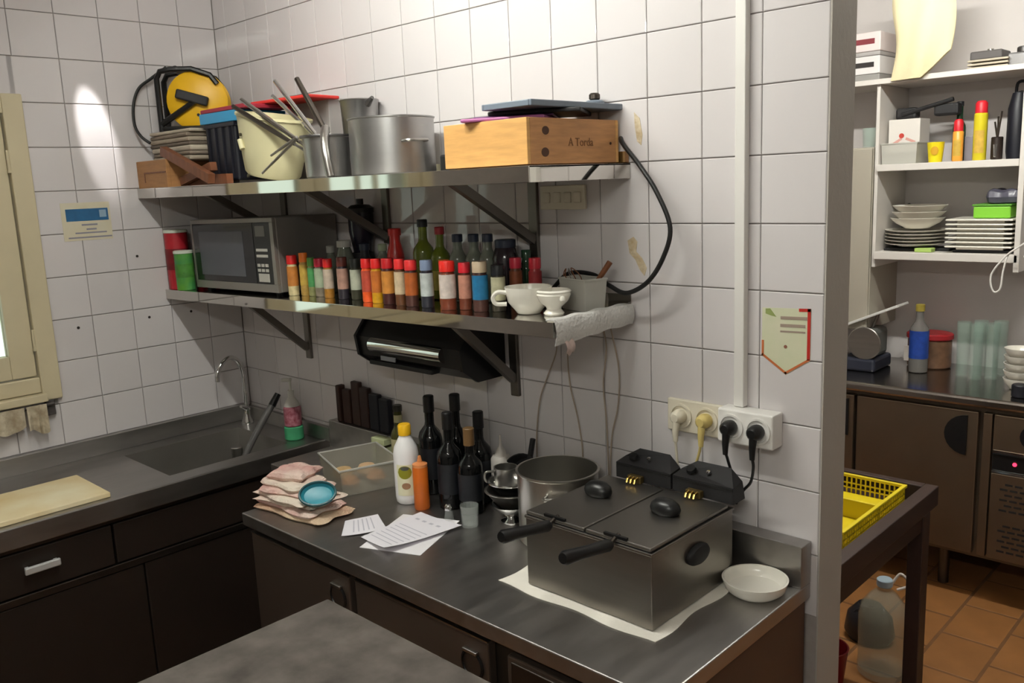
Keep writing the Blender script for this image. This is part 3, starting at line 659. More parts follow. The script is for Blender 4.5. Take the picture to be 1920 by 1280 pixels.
# sink unit along the left wall
t = thing('sink_unit', 'long dark steel sink unit under the window', 'sink', (0, 0, 0))
bx0, bx1, by0, by1 = .11, .475, -.585, -.125
W2 = MB().box(.002, bx0, -2.2, -.002, CZ-.035, CZ, 0).box(bx1, .562, -2.2, -.002, CZ-.035, CZ, 0).box(bx0, bx1, -2.2, by0, CZ-.035, CZ).box(bx0, bx1, by1, -.002, CZ-.035, CZ)
obj('worktop', W2, WORKTOP, t)
obj('front_edge', MB().box(.555, .572, -2.2, -.002, CZ-.06, CZ+.006, .004), WORKTOP, t)
bm = MB(); dpt = .2; i_ = .02
A = [(bx0, by0, CZ), (bx1, by0, CZ), (bx1, by1, CZ), (bx0, by1, CZ)]; B = [(bx0+i_, by0+i_, CZ-dpt), (bx1-i_, by0+i_, CZ-dpt), (bx1-i_, by1-i_, CZ-dpt), (bx0+i_, by1-i_, CZ-dpt)]
bm.add(A+B+[(p[0]+(.003 if p[0] > .3 else -.003), p[1]+(.003 if p[1] > -.3 else -.003), p[2]-.001) for p in A]+[(p[0], p[1], p[2]-.003) for p in B],
       [(4, 5, 6, 7), (12, 13, 14, 15)]+[(k, (k+1) % 4, (k+1) % 4+4, k+4) for k in range(4)]+[(k+8, (k+1) % 4+8, (k+1) % 4+12, k+12) for k in range(4)])
obj('basin', bm, mat('basin_steel', 'b5b2ad', .42, 1, noise=.12, nscale=6), t)
obj('standpipe', MB().lathe(cyl(.022, CZ-dpt, CZ-.03, b=.003), 18, c=(.26, -.22, 0)), STEEL, t)
obj('backsplash', MB().box(.002, .022, -2.2, -.022, CZ, CZ+.065, .002), WORKTOP, t)
obj('backsplash', MB().box(.002, .6, -.022, -.002, CZ, CZ+.055, .002), WORKTOP, t)
obj('body', MB().box(.004, .53, -2.18, -.004, .1, CZ-.205), SINKDOOR, t)
obj('apron', MB().box(.53, .552, -2.2, -.004, .785, CZ-.06), DARKST, t)
obj('lower_rail', MB().box(.53, .556, -2.2, -.004, .622, .645, .002), DARKST, t)
for k, (a, b, hd) in enumerate(((-1.43, -.822, True), (-.815, -.02, False), (-2.18, -1.437, False))):
    d = obj('drawer', MB().box(.532, .554, a, b, .65, .78, .003), SINKDOOR, t)
    if hd:
        obj('drawer_handle', MB().box(.566, .578, -1.085, -.985, .712, .735, .004).box(.553, .57, -1.08, -1.07, .72, .731).box(.553, .57, -1.0, -.99, .72, .731), mat('brushed_handle', 'dcdcdc', .4, .5), d)
for a, b in ((-2.18, -1.46), (-1.45, -.735), (-.73, -.02)): obj('lower_door', MB().box(.532, .550, a, b, .1, .618, .003), SINKDOOR, t)
obj('plinth', MB().box(.02, .48, -2.16, -.02, 0, .1), BLACKM, t)
# faucet
t = thing('kitchen_faucet', 'chrome gooseneck faucet at the corner of the sink', 'faucet', (.09, -.07, CZ))
obj('base', MB().lathe([(0, 0), (.024, 0), (.024, .012), (.016, .03), (.016, .07), (0, .075)], 18), CHROME, t)
obj('spout', MB().tube(bez([(0, 0, .06), (0, 0, .14), (.002, -.002, .21), (.004, -.018, .262), (.006, -.055, .286), (.008, -.092, .268), (.01, -.115, .235), (.011, -.12, .20)], 6), .0095, 12), CHROME, t)
obj('lever', MB().tube([(0, 0, .065), (.03, -.04, .085)], [.012, .006], 10), CHROME, t)
t = thing('rinse_hose', 'grey rinse hose rising from the sink to a black knob', 'hose', (0, 0, 0))
obj('hose', MB().tube(bez([(.285, -.25, .70), (.29, -.20, .80), (.295, -.13, .90), (.30, -.07, .975)], 6), .013, 12), mat('grey_hose', '5a5856', .45), t)
obj('knob', MB().tube([(.30, -.075, .968), (.302, -.045, 1.01)], [.015, .012], 12), BLACK, t)
# soap bottle with scrub holder
t = thing('soap_bottle', 'clear pump soap bottle with dotted pink label behind the sink', 'bottle', (.445, -.075, CZ))
obj('body', MB().lathe(cyl(.033, .05, .13, b=.006), 20), mat('pink_dotted_label', 'b77c88', .45, col2='7d2c3a', nscale=70), t)
obj('base', MB().lathe(cyl(.036, 0, .052, b=.004), 20), mat('green_scourer', '3f9a6a', .7, noise=.2, nscale=40), t)
obj('shoulder', MB().lathe([(.03, .13), (.022, .15), (.012, .165), (.012, .19), (0, .19)], 18), FROST, t)
obj('pump', MB().tube([(0, 0, .18), (0, 0, .235)], .005, 8).tube([(.006, 0, .232), (-.035, -.01, .226)], .007, 8), FROST, t)
# cutting board on the sink drainer
t = solo('cutting_board', MB().box(-.14, .14, -.36, .0, 0, .016, .003), mat('stained_board', 'efe6c6', .5, col2='d8bc80', nscale=4), 'cream plastic cutting board with brown stains beside the sink', 'cutting board', (.385, -.80, CZ+.0005), .0)

# ================================================================== THINGS ON THE COUNTER
K = CZ+.0005
WG = 'dark wine bottles by the wall'
FOIL = mat('black_foil', '101012', .35)
for lb, x, y, h, cp, lab in (('dark wine bottle at the back left of the group', 1.262, -.09, .285, FOIL, None), ('tall dark wine bottle behind the white bottle', 1.318, -.135, .305, FOIL, WLABEL),
        ('dark wine bottle at the front of the group', 1.455, -.185, .285, FOIL, WLABEL), ('tallest dark wine bottle in the middle of the group', 1.402, -.105, .315, FOIL, None),
        ('dark wine bottle at the back right of the group', 1.495, -.10, .275, FOIL, WLABEL), ('dark bottle with brown cap at the right of the group', 1.535, -.178, .25, mat('brown_cap', '6b5030', .4), WLABEL)):
    bottle('wine_bottle', lb, 'wine bottle', x, y, K, .036, h, h*.36, .0135, WINEG, cp, .05, lab, (.25, .75), WG)
t = thing('bleach_bottle', 'white plastic bottle with yellow cap and green label', 'bottle', (1.322, -.238, K))
obj('body', MB().lathe([(0, .003), (.03, 0), (.036, .006), (.038, .02), (.038, .15), (.034, .172), (.022, .195), (.017, .205), (.017, .215), (0, .215)], 28), mat('white_hdpe', 'f0eeee', .35), t)
obj('cap', MB().lathe([(0, .208), (.019, .208), (.0195, .236), (.017, .24), (0, .24)], 22), mat('yellow_cap', 'edb81c', .4), t)
GLB = mat('green_oval', '8c8a1e', .5)
def patch(r, a0, a1, z0, z1, oval=True, n=14):
    m = MB(); vs = []; fs = []
    zc, hz_ = (z0+z1)/2, (z1-z0)/2
    for i in range(n+1):
        u = -1+2*i/n; w_ = math.sqrt(max(0, 1-u*u)) if oval else 1; a = a0+(a1-a0)*i/n
        vs += [(r*math.cos(a), r*math.sin(a), zc-hz_*w_), (r*math.cos(a), r*math.sin(a), zc+hz_*w_)]
    fs = [(2*i, 2*i+2, 2*i+3, 2*i+1) for i in range(n)]
    return m.add(vs, fs, 0, True)
va = math.radians(-46)
obj('label_band', patch(.0384, va-.75, va+.75, .03, .125, False), mat('pale_label', 'e7e4c4', .5), t)
obj('label_oval', patch(.0388, va-.62, va+.5, .082, .122), GLB, t)
obj('label_oval', patch(.0391, va-.4, va+.3, .108, .120), mat('dark_logo', '4a4c48', .5), t)
obj('label_picture', patch(.0388, va-.35, va+.35, .05, .07), mat('brown_print', 'a37c5c', .5), t)
t = thing('squeeze_bottle', 'orange sauce squeeze bottle beside the white bottle', 'bottle', (1.398, -.250, K))
obj('body', MB().lathe([(0, 0), (.021, 0), (.023, .004), (.0225, .125), (.02, .13), (0, .13)], 22), mat('orange_sauce', 'c8641c', .35), t)
obj('nozzle_cap', MB().lathe([(0, .128), (.022, .128), (.022, .136), (.008, .142), (.004, .16), (0, .16)], 20), mat('pale_orange_cap', 'd38650', .4), t)
t = bottle('oil_bottle', 'slim olive glass bottle with cream label behind the white bottle', 'bottle', 1.10, -.085, K, .027, .232, .08, .013, mat('olive_glass', '3f3f1c', .1), mat('dark_cap3', '23211a', .4), .02, mat('cream_label', 'a9a37e', .5), (.3, .8))
obj('neck_label', MB().lathe([(.0145, .175), (.0145, .20)], 16), mat('cream_label', 'a9a37e', .5), t)
t = thing('carton', 'small pale green carton with dark band behind the clear tub', 'carton', (.985, -.071, K), 0)
obj('body', MB().box(-.035, .035, -.018, .018, 0, .098, .002), mat('pale_green_card', 'b9bf94', .6), t)
obj('band', MB().box(-.0354, .0354, -.0184, .0184, .07, .078), mat('dark_olive', '2b2a14', .6), t)
# clear tub with food
t = thing('clear_tub', 'clear rectangular plastic tub with food behind the towels', 'tub', (1.062, -.223, K), math.radians(-18))
a, b, h = .115, .10, .085
V = ring(.9, 0)+ring(1, h)+ring(.975, h)+ring(.875, .003)
m = MB().add([(p[0], p[1], p[2]) for p in V], [(3, 2, 1, 0), (12, 13, 14, 15)]+[(i+4*k, (i+1) % 4+4*k, (i+1) % 4+4*k+4, i+4*k+4) for k in range(3) for i in range(4)])
obj('body', m, mat('cloudy_plastic', 'dcd8cc', .25, trans=.7, ior=1.1), t); obj('rim', MB().tube(V[4:8], .004, 6, closed=True), FROST, t)
for x, y, r, c_ in ((.055, -.05, .03, 'd9975c'), (.055, .035, .032, 'd0925f'), (-.02, .03, .035, 'd8b48c'), (-.03, -.045, .034, 'c9a878')):
    f = MB().lathe([(0, -.7*r), (r*.7, -.5*r), (r, 0), (r*.7, .5*r), (0, .7*r)], 14, c=(x, y, .006+.7*r)); solo('food_piece', f, mat('food_'+c_, c_, .5, noise=.2, nscale=40), {'d9975c': 'orange food piece nearest the towels', 'd0925f': 'orange food piece at the far end', 'd8b48c': 'pale food piece at the far left', 'c9a878': 'tan food piece at the near left'}[c_]+' in the clear tub', 'food', (1.062, -.223, K), math.radians(-18), 'food in the clear tub')
# towels
TW = mat('cream_towel', 'e6dccb', .95, col2='d8b9ae', nscale=9, bump=.5, bscale=120)
TW2 = mat('pink_towel', 'e3cfc2', .95, col2='c9918a', nscale=12, bump=.5, bscale=120)
TW3 = mat('tan_towel', 'd6c3a6', .95, col2='b98a72', nscale=8, bump=.5, bscale=120)
def cushion(sx, sy, h, wob, seed, n=22):
    rnd = random.Random(seed); ph = [rnd.uniform(0, 6) for _ in range(6)]
    m = MB()
    def f(u, v, top):
        x = (u-.5)*2; y = (v-.5)*2
        k = max(0, 1-abs(x)**5)*max(0, 1-abs(y)**5); k = k**.2
        e = 1+.06*math.sin(5*x+ph[0])+.05*math.sin(6*y+ph[1])
        zz = (h/2)*k*(1+wob*math.sin(4*x+ph[2]+2*y)*math.sin(5*y+ph[3]))
        return (x*sx/2*e, y*sy/2*e, h/2+zz if top else h/2-(h/2)*k)
    m.grid(lambda u, v: f(u, v, True), n, n); m.grid(lambda u, v: f(u, v, False), n, n); return m
TG = 'folded towels on the counter corner'
z = K
for i, (sx, sy, h, x, y, rz, m_, lb) in enumerate(((.29, .16, .016, 1.135, -.475, .10, TW3, 'tan folded towel at the very bottom of the pile'), (.26, .155, .017, 1.12, -.472, .02, TW2, 'pink patterned towel second from the bottom of the pile'),
        (.24, .15, .015, 1.105, -.475, .22, TW, 'cream folded towel third from the bottom of the pile'), (.22, .145, .016, 1.10, -.480, .05, TW, 'cream folded towel in the middle of the pile'),
        (.20, .14, .015, 1.085, -.476, .28, TW2, 'pink patterned towel third from the top of the pile'), (.17, .13, .018, 1.070, -.470, .1, TW, 'cream folded towel second from the top of the pile'), (.12, .11, .026, 1.055, -.455, .4, TW2, 'crumpled pink towel on top of the pile'))):
    solo('folded_towel', cushion(sx, sy, h, .25, i+1), m_, lb, 'towel', (x, y, z), rz, TG); z += h*.86
t = thing('teal_dish', 'teal oval dish with dark rim tipped against the towels', 'dish', (1.222, -.485, K+.062)); t.rotation_euler = (math.radians(38), 0, math.radians(46))
obj('bowl', MB().lathe([(0, 0), (.03, 0), (.045, .012), (.052, .022), (.048, .022), (.04, .012), (0, .006)], 28, sx=1.0, sy=.75), mat('teal_glaze', '2f8a9c', .35), t)
obj('rim', MB().tube([(.051*math.cos(a_*PI/14), .0385*math.sin(a_*PI/14), .022) for a_ in range(28)], .004, 6, closed=True), mat('dark_teal', '1c4a50', .4), t)
# paper sheets
PR = mat('printed_paper', 'eae7ee', .8)
def sheet(label, c4, z, lift, lines, name='paper_sheet'):
    c4 = [Vector((x, y, 0)) for x, y in c4]
    def f(u, v, dz=0):
        p = (c4[0]*(1-u)+c4[1]*u)*(1-v)+(c4[3]*(1-u)+c4[2]*u)*v
        return (p.x, p.y, z+dz+lift*(u**2)*.5+lift*(1-v)**3*u+.001*math.sin(5*u)*math.sin(4*v))
    t = thing(name, label, 'paper')
    obj('sheet', MB().grid(lambda u, v: f(u, v, .0008), 14, 14, .0006), PR, t)
    m = MB()
    for v0, v1, u0, u1 in lines:
        n = 6; vs = []
        for i in range(n+1):
            u = u0+(u1-u0)*i/n; vs += [f(u, v0, .0012), f(u, v1, .0012)]
        m.add(vs, [(2*i, 2*i+2, 2*i+3, 2*i+1) for i in range(n)])
    if lines: obj('printed_lines', m, INKP, t)
solo('paper_sheet', MB().box(-.09, .09, -.12, .12, 0, .0006), PAPER, 'blank white paper sheet under the printed sheet', 'paper', (1.52, -.395, K), math.radians(22))
sheet('small printed paper sheet nearest the towels', [(1.30, -.455), (1.395, -.535), (1.445, -.42), (1.335, -.365)], K+.001, .004, [(.25+.12*i, .28+.12*i, .12, .85) for i in range(5)])
sheet('large printed paper sheet in the middle of the counter', [(1.435, -.50), (1.575, -.53), (1.605, -.285), (1.425, -.28)], K+.003, .012, [(.12+.075*i, .135+.075*i, .1, .9) for i in range(7)]+[(.80, .84, .15+.18*i, .24+.18*i) for i in range(4)])
# small things
t = thing('salt_shaker', 'tiny glass salt shaker with metal lid behind the papers', 'shaker', (1.528, -.262, K+.012))
t.location.z = K
obj('body', MB().lathe([(0, 0), (.013, 0), (.014, .004), (.010, .03), (0, .03)], 16), CLEARG, t); obj('lid', MB().lathe([(0, .029), (.0115, .029), (.012, .040), (.007, .047), (0, .048)], 16), CHROME, t)
def tumbler(label, x, y, r, h, g, z=K, grp=None, th=.0022, name='glass_tumbler'):
    return solo(name, MB().lathe([(0, 0), (r*.85, 0), (r*.88, .002), (r, h), (r-th, h), (r*.84-th, .006), (0, .005)], 22), g, label, 'glass', (x, y, z), 0, grp)
tumbler('short clear glass beside the metal bowls', 1.606, -.255, .026, .06, CLEARG)
# stacked metal bowls
SG = 'stacked metal bowls'
solo('metal_bowl', MB().lathe([(0, .003), (.028, 0), (.03, .006), (.014, .014), (.016, .02), (.05, .045), (.055, .055), (.052, .055), (.045, .045), (.01, .026), (0, .025)], 28), CHROME, 'footed shiny metal bowl at the bottom of the stack', 'bowl', (1.68, -.165, K), 0, SG)
solo('metal_bowl', MB().lathe([(0, 0), (.03, 0), (.05, .02), (.068, .045), (.073, .047), (.073, .05), (.066, .05), (.048, .024), (0, .004)], 30), STEEL, 'wide metal bowl second in the stack', 'bowl', (1.675, -.16, K+.045), 0, SG)
solo('metal_bowl', MB().lathe([(0, 0), (.028, 0), (.045, .018), (.06, .04), (.066, .042), (.066, .045), (.058, .045), (.043, .022), (0, .004)], 30), CHROME, 'metal sieve bowl third in the stack', 'bowl', (1.672, -.155, K+.074), 0, SG)
t = thing('metal_mug', 'upright small metal mug on top of the bowl stack', 'mug', (1.645, -.145, K+.093), 0, SG)
obj('body', MB().lathe([(0, 0), (.03, 0), (.033, .003), (.034, .055), (.031, .055), (.03, .005), (0, .004)], 24), STEEL, t)
obj('handle', MB().tube(bez([(-.02, -.026, .045), (-.035, -.045, .042), (-.035, -.045, .018), (-.02, -.026, .012)], 5), .0035, 8), STEEL, t)
t = thing('white_squeeze_bottle', 'white squeeze bottle with pointed tip by the wall behind metal bowls', 'bottle', (1.566, -.083, K))
obj('body', MB().lathe([(0, 0), (.028, 0), (.03, .005), (.03, .14), (.024, .15), (0, .15)], 22), mat('grey_white_pe', 'b9b3ac', .45), t); obj('tip', MB().lathe([(0, .149), (.018, .149), (.014, .165), (.005, .18), (.003, .212), (0, .212)], 16), mat('grey_white_pe', 'b9b3ac', .45), t)
t = thing('black_pan', 'black frying pan standing against the wall behind the bowls', 'pan', (1.660, -.078, K))
obj('body', MB().lathe([(0, 0), (.075, 0), (.085, .03), (.082, .03), (.073, .004), (0, .004)], 30, rot=Matrix.Rotation(math.radians(70), 3, 'X')).xf(Matrix.Translation((0, 0, .081))), BLACKM, t)
obj('handle', MB().tube([(.01, .005, .150), (.02, .012, .215)], .008, 8), BLACKM, t)
# stock pot
t = thing('stock_pot', 'shiny stainless steel stock pot behind the fryer', 'pot', (1.855, -.165, K))
obj('body', MB().lathe([(0, 0), (.10, 0), (.106, .006), (.106, .185), (.110, .189), (.110, .192), (.104, .192), (.103, .01), (0, .008)], 44), mat('polished_steel', 'cfccc6', .28, 1), t)
for s in (-1, 1): obj('handle', MB().tube(bez([(-.03, s*.104, .15), (-.03, s*.128, .152), (.03, s*.128, .152), (.03, s*.104, .15)], 5), .005, 8).xf(Matrix.Rotation(.7, 4, 'Z')), STEEL, t) if s < 0 else None

# fryer
solo('paper_mat', MB().grid(lambda u, v: (1.905+.445*u+.006*math.sin(11*v), -.452+.36*v+.005*math.sin(13*u+1), K+.0015+.0007*math.sin(19*u)*math.sin(15*v)), 24, 20, .0012), PAPER2, 'white paper mat under the deep fryer', 'paper mat')
FZ = K+.0035
t = thing('deep_fryer', 'stainless steel twin deep fryer with black controls on the counter', 'fryer', (2.15, -.27, FZ))
obj('body', MB().box(-.175, .175, -.15, .175, 0, .165, .003), FRYST, t)
obj('rim', MB().box(-.177, .177, -.152, .177, .163, .170, .002), FRYST, t)
obj('rim_groove', MB().box(-.170, .170, -.148, .16, .170, .1725), BLACKM, t)
for s in (-1, 1):
    l = obj('lid', MB().box(-.173 if s < 0 else .002, -.002 if s < 0 else .173, -.150, .158, .1725, .181, .003), LIDST, t)
    obj('knob', MB().lathe([(0, 0), (.030, 0), (.034, .004), (.036, .012), (.033, .022), (.022, .031), (.010, .034), (0, .0345)], 28, c=(-.102 if s < 0 else .088, .03, .181), sx=1.05, sy=.72), BLACK, l)
    hx = -.087 if s < 0 else .082
    h_ = obj('basket_handle', MB().tube([(hx, -.165, .171), (hx, -.175, .173), (hx+.002, -.24, .184), (hx+.003, -.315, .196), (hx+.003, -.322, .197)], [.009, .0135, .0125, .0150, .011], 14), BLACK, t)
    obj('handle_stem', MB().tube([(hx, -.168, .172), (hx, -.15, .180), (hx, -.135, .1835)], .005, 8), DARKST, h_)
    obj('handle_bar', MB().box(hx-.03, hx+.03, -.150, -.143, .1815, .187), BLACK, h_)
    cx = -.066 if s < 0 else .102
    # control head: upright front, top sloping up to a narrower back edge
    y0_, y1_, z0_, z1_, z2_ = .162, .216, .1812, .220, .248
    V = [(cx-.081, y0_, z0_), (cx+.081, y0_, z0_), (cx+.081, y1_, z0_), (cx-.081, y1_, z0_), (cx-.081, y0_, z1_), (cx+.081, y0_, z1_),
         (cx+.081, y1_-.012, z1_+.006), (cx+.045, y1_, z2_), (cx-.045, y1_, z2_), (cx-.081, y1_-.012, z1_+.006)]
    ch = obj('control_head', MB().add(V, [(0, 3, 2, 1), (0, 1, 5, 4), (4, 5, 6, 7, 8, 9), (1, 2, 6, 5), (0, 4, 9, 3), (2, 7, 6), (2, 3, 8, 7), (3, 9, 8)]), BLACKM, t)
    obj('front_strip', MB().box(cx-.079, cx+.079, y0_-.0025, y0_, z1_-.008, z1_-.002, .001), BLACK, ch)
    obj('indicator', MB().lathe([(0, 0), (.006, 0), (.005, .004), (0, .005)], 12, c=(cx, .190, .234), rot=Matrix.Rotation(math.radians(27), 3, 'X')), CHROME, ch)
    obj('thermostat_dial', MB().lathe([(0, 0), (.013, 0), (.011, .007), (0, .008)], 18, c=(cx-.045, .188, .232), rot=Matrix.Rotation(math.radians(27), 3, 'X')), BLACK, ch)
    obj('terminal_block', MB().box(cx-.036, cx+.004, y0_-.016, y0_, z0_, z0_+.018, .002), mat('old_brass', '5f4f2c', .5, .6), ch)
    for k in (-1, 0, 1): obj('heating_terminal', MB().tube([(cx-.016+k*.011, y0_-.014, z0_+.015), (cx-.016+k*.011, y0_-.026, z0_+.012), (cx-.016+k*.011, y0_-.03, z0_+.0035)], .0035, 8), mat('brass', 'c2a25a', .25, 1), ch)
obj('side_handle', MB().lathe([(0, 0), (.042, 0), (.042, .005), (.036, .011), (.024, .013), (0, .013)], 28, sx=.55, c=(.1755, .02, .112), rot=Matrix.Rotation(PI/2, 3, 'Y')), BLACKM, t)
# white dish
t = solo('porcelain_dish', MB().lathe([(0, .004), (.052, 0), (.056, .003), (.066, .012), (.072, .03), (.073, .034), (.069, .034), (.066, .022), (.056, .012), (0, .009)], 40), PORC, 'round shallow white porcelain dish beside the fryer', 'dish', (2.398, -.125, K))

# ================================================================== ON THE WALLS
# conduit
solo('cable_conduit', MB().box(2.284, 2.309, -.022, -.0005, 1.252, CEIL-.002, .002), WHITEP, 'vertical white cable conduit running up the tiled wall', 'conduit')
def sock_face(par, x, z, y, m):
    obj('socket_ring', MB().lathe([(.0295, 0), (.031, .0), (.031, .004), (.026, .004), (.024, -.003)], 24, c=(x, y, z), rot=Matrix.Rotation(PI/2, 3, 'X')), m, par)
t = thing('wall_socket', 'cream double wall socket plate with two pale plugs', 'socket', (0, 0, 0))
obj('plate', MB().box(2.094, 2.248, -.012, -.0005, 1.162, 1.244, .003), OFFWP, t)
for x in (2.134, 2.206): sock_face(t, x, 1.203, -.012, OFFWP)
t = thing('socket_box', 'white surface mounted double socket box with two black plugs', 'socket', (0, 0, 0))
obj('box', MB().box(2.258, 2.398, -.05, -.0005, 1.170, 1.251, .004), WHITEP, t)
for x in (2.294, 2.362): sock_face(t, x, 1.21, -.05, WHITEP)
def plug(label, x, z, y, m, path):
    t = thing('power_plug', label, 'plug')
    obj('body', MB().lathe([(0, -.004), (.017, -.004), (.0185, .006), (.016, .022), (.01, .028), (0, .028)], 18, c=(x, y, z), rot=Matrix.Rotation(PI/2, 3, 'X')), m, t)
    obj('strain_relief', MB().tube([(x, y-.018, z-.008), (x, y-.022, z-.035), (x, y-.022, z-.06)], [.010, .008, .006], 10), m, t)
    obj('cord', MB().tube(bez([(x, y-.022, z-.055)]+path, 6), .0035, 8), m, t)
plug('cream plug at the left of the cream socket', 2.134, 1.203, -.016, OFFWP, [(2.136, -.035, 1.10), (2.14, -.03, 1.03), (2.145, -.03, .965)])
plug('yellowed plug at the right of the cream socket', 2.206, 1.203, -.016, mat('yellowed_plastic', 'cdb873', .45), [(2.195, -.035, 1.11), (2.17, -.03, 1.05), (2.15, -.03, .965)])
plug('black plug at the left of the white socket box', 2.294, 1.21, -.054, BLACK, [(2.292, -.06, 1.13), (2.290, -.04, 1.08), (2.26, -.035, 1.03)])
plug('black plug at the right of the white socket box', 2.362, 1.21, -.054, BLACK, [(2.362, -.07, 1.13), (2.35, -.06, 1.09), (2.325, -.05, 1.06), (2.30, -.035, 1.02)])
# socket plate under upper shelf
t = thing('switch_plate', 'long cream switch plate on the wall under the upper shelf', 'switch plate')
obj('plate', MB().box(1.69, 1.845, -.012, -.0005, 1.712, 1.776, .003), OFFWP, t)
for x in (1.715, 1.752, 1.789, 1.822): obj('switch', MB().box(x-.012, x+.012, -.016, -.011, 1.73, 1.758, .002), OFFWP, t)
# shield sign
SG_ = lambda pts, s: [(2.401+(x-2.401)*s, 1.41+(z-1.41)*s) for x, z in pts]
shp = [(2.344, 1.487), (2.459, 1.491), (2.459, 1.376), (2.402, 1.338), (2.343, 1.377)]
t = thing('shield_sign', 'shield shaped sticker with red and orange border on the tiled wall', 'sign')
obj('backing', MB().prism(shp, -.0008, -.0002), mat('sign_cream', 'd6d3b8', .5, col2='c9ceac', nscale=14), t)
def strip(pts, w_, m, y=-.0016):
    mb = MB()
    for (x0, z0), (x1, z1) in zip(pts, pts[1:]):
        d = Vector((x1-x0, z1-z0)).normalized()*w_/2; n = Vector((-d.y, d.x))
        mb.prism([(x0-d.x-n.x, z0-d.y-n.y), (x1+d.x-n.x, z1+d.y-n.y), (x1+d.x+n.x, z1+d.y+n.y), (x0-d.x+n.x, z0-d.y+n.y)], y, -.0007)
    return mb
obj('red_border', strip([(2.435, 1.487), (2.455, 1.488), (2.455, 1.380)], .007, None), mat('sign_red', 'b52a22', .5), t)
obj('orange_border', strip([(2.455, 1.377), (2.402, 1.342), (2.346, 1.379), (2.346, 1.41)], .005, None), mat('sign_orange', 'bf6a3c', .5), t)
obj('printed_lines', strip([(2.392, 1.467), (2.447, 1.469)], .007, None).add(*[[(2.388, -.0014, 1.453), (2.447, -.0014, 1.455), (2.447, -.0014, 1.448), (2.388, -.0014, 1.446)], [(0, 1, 2, 3)]]).add(*[[(2.388, -.0014, 1.438), (2.447, -.0014, 1.440), (2.447, -.0014, 1.436), (2.388, -.0014, 1.434)], [(0, 1, 2, 3)]]), mat('sign_print', '9c8a7c', .6), t)
obj('green_emblem', MB().prism([(2.352, 1.485), (2.363, 1.486), (2.378, 1.468), (2.366, 1.470), (2.352, 1.474)], -.0014, -.0007), mat('sign_green', '8f9c5c', .6), t)
obj('dot_emblem', MB().lathe(cyl(.004, 0, .0012), 12, c=(2.401, -.0004, 1.402), rot=Matrix.Rotation(PI/2, 3, 'X')), mat('sign_brown', '8c5c4a', .6), t)
# wall notice on the left wall
t = thing('wall_notice', 'cream notice card with blue header on the left wall', 'notice')
obj('card', MB().box(.0003, .0015, -.655, -.485, 1.648, 1.782), mat('notice_card', 'cfc6a8', .6, col2='d4cdb8', nscale=20), t)
obj('header', MB().box(.0015, .0022, -.640, -.493, 1.717, 1.760), mat('notice_blue', '2a6390', .5, noise=.25, nscale=30), t)
obj('header_patch', MB().box(.0022, .0026, -.524, -.500, 1.728, 1.754), mat('notice_pale_blue', '8fa8bc', .5), t)
obj('printed_lines', MB().box(.0015, .002, -.59, -.535, 1.700, 1.706).box(.0015, .002, -.575, -.54, 1.684, 1.69).box(.0015, .002, -.615, -.505, 1.672, 1.677).box(.0015, .002, -.64, -.488, 1.656, 1.661), INKM, t)
# drilled holes
HOLE = mat('drill_hole', '2c2624', .9)
for k, (y, z_) in enumerate(((-.405, 1.575), (-.647, 1.338), (-.386, 1.340), (-.218, 1.340))):
    solo('wall_plug', MB().lathe(cyl(.005, 0, .0015), 10, rot=Matrix.Rotation(PI/2, 3, 'Y')), HOLE, ['dark wall plug below the notice, highest of the four', 'dark wall plug nearest the window', 'dark wall plug beside the lower shelf shadow', 'dark wall plug under the lower shelf on the left wall'][k], 'wall plug', (.0001, y, z_), 0, 'wall plugs in the left wall')
# broken glaze patches
CHIP = mat('bare_plaster_patch', 'b59d78', .9, col2='d9cdb4', nscale=40, bump=.5, bscale=60)
def chip(label, pts, y=-.0012):
    solo('chipped_patch', MB().prism(pts, y, -.0001), CHIP, label, 'chipped patch', group='chipped patches on the tiles')
chip('chipped tan patch on the tile inside the cable loop', [(1.972, 1.632), (1.99, 1.642), (2.002, 1.63), (1.998, 1.605), (2.015, 1.59), (2.03, 1.565), (2.022, 1.545), (2.008, 1.56), (1.995, 1.585), (1.978, 1.60)])
chip('chipped tan patch on the tile right of the wooden box', [(1.998, 1.945), (2.014, 1.93), (2.022, 1.89), (2.018, 1.865), (2.006, 1.875), (2.0, 1.91)])
# cloths on the window sill rail
t = thing('towel_bracket', 'dark grey metal bracket under the window corner', 'bracket')
obj('plate', MB().box(.0005, .02, -.795, -.765, 1.045, 1.10, .003), mat('dark_grey_metal', '45403f', .5), t)
obj('rail', MB().tube([(.03, -1.4, 1.088), (.03, -.772, 1.088)], .006, 10).tube([(.01, -.78, 1.088), (.032, -.78, 1.088)], .006, 8), mat('dark_grey_metal', '45403f', .5), t)
CL = mat('spotted_cloth', 'cfc4ac', .9, col2='9a8a72', nscale=26, bump=.4, bscale=90)
for lb, ya, yb_, z1, sd in (('spotted beige cloth hanging nearest the wall bracket', -.865, -.800, 1.0, 1.), ('spotted beige cloth hanging at the photo edge under window', -1.0, -.872, 1.02, 2.)):
    def cf(u, v, ya=ya, yb_=yb_, z1=z1, sd=sd): return (.037+.006*math.sin(14*u+sd)*(.3+v), ya+(yb_-ya)*u, 1.094-(1.094-z1-.012*math.sin(5*u+sd))*v)
    solo('hanging_cloth', MB().grid(cf, 16, 12).grid(lambda u, v, cf=cf: (cf(u, v)[0]+.003, cf(u, v)[1], cf(u, v)[2]), 16, 12), CL, lb, 'cloth', group='cloths under the window')

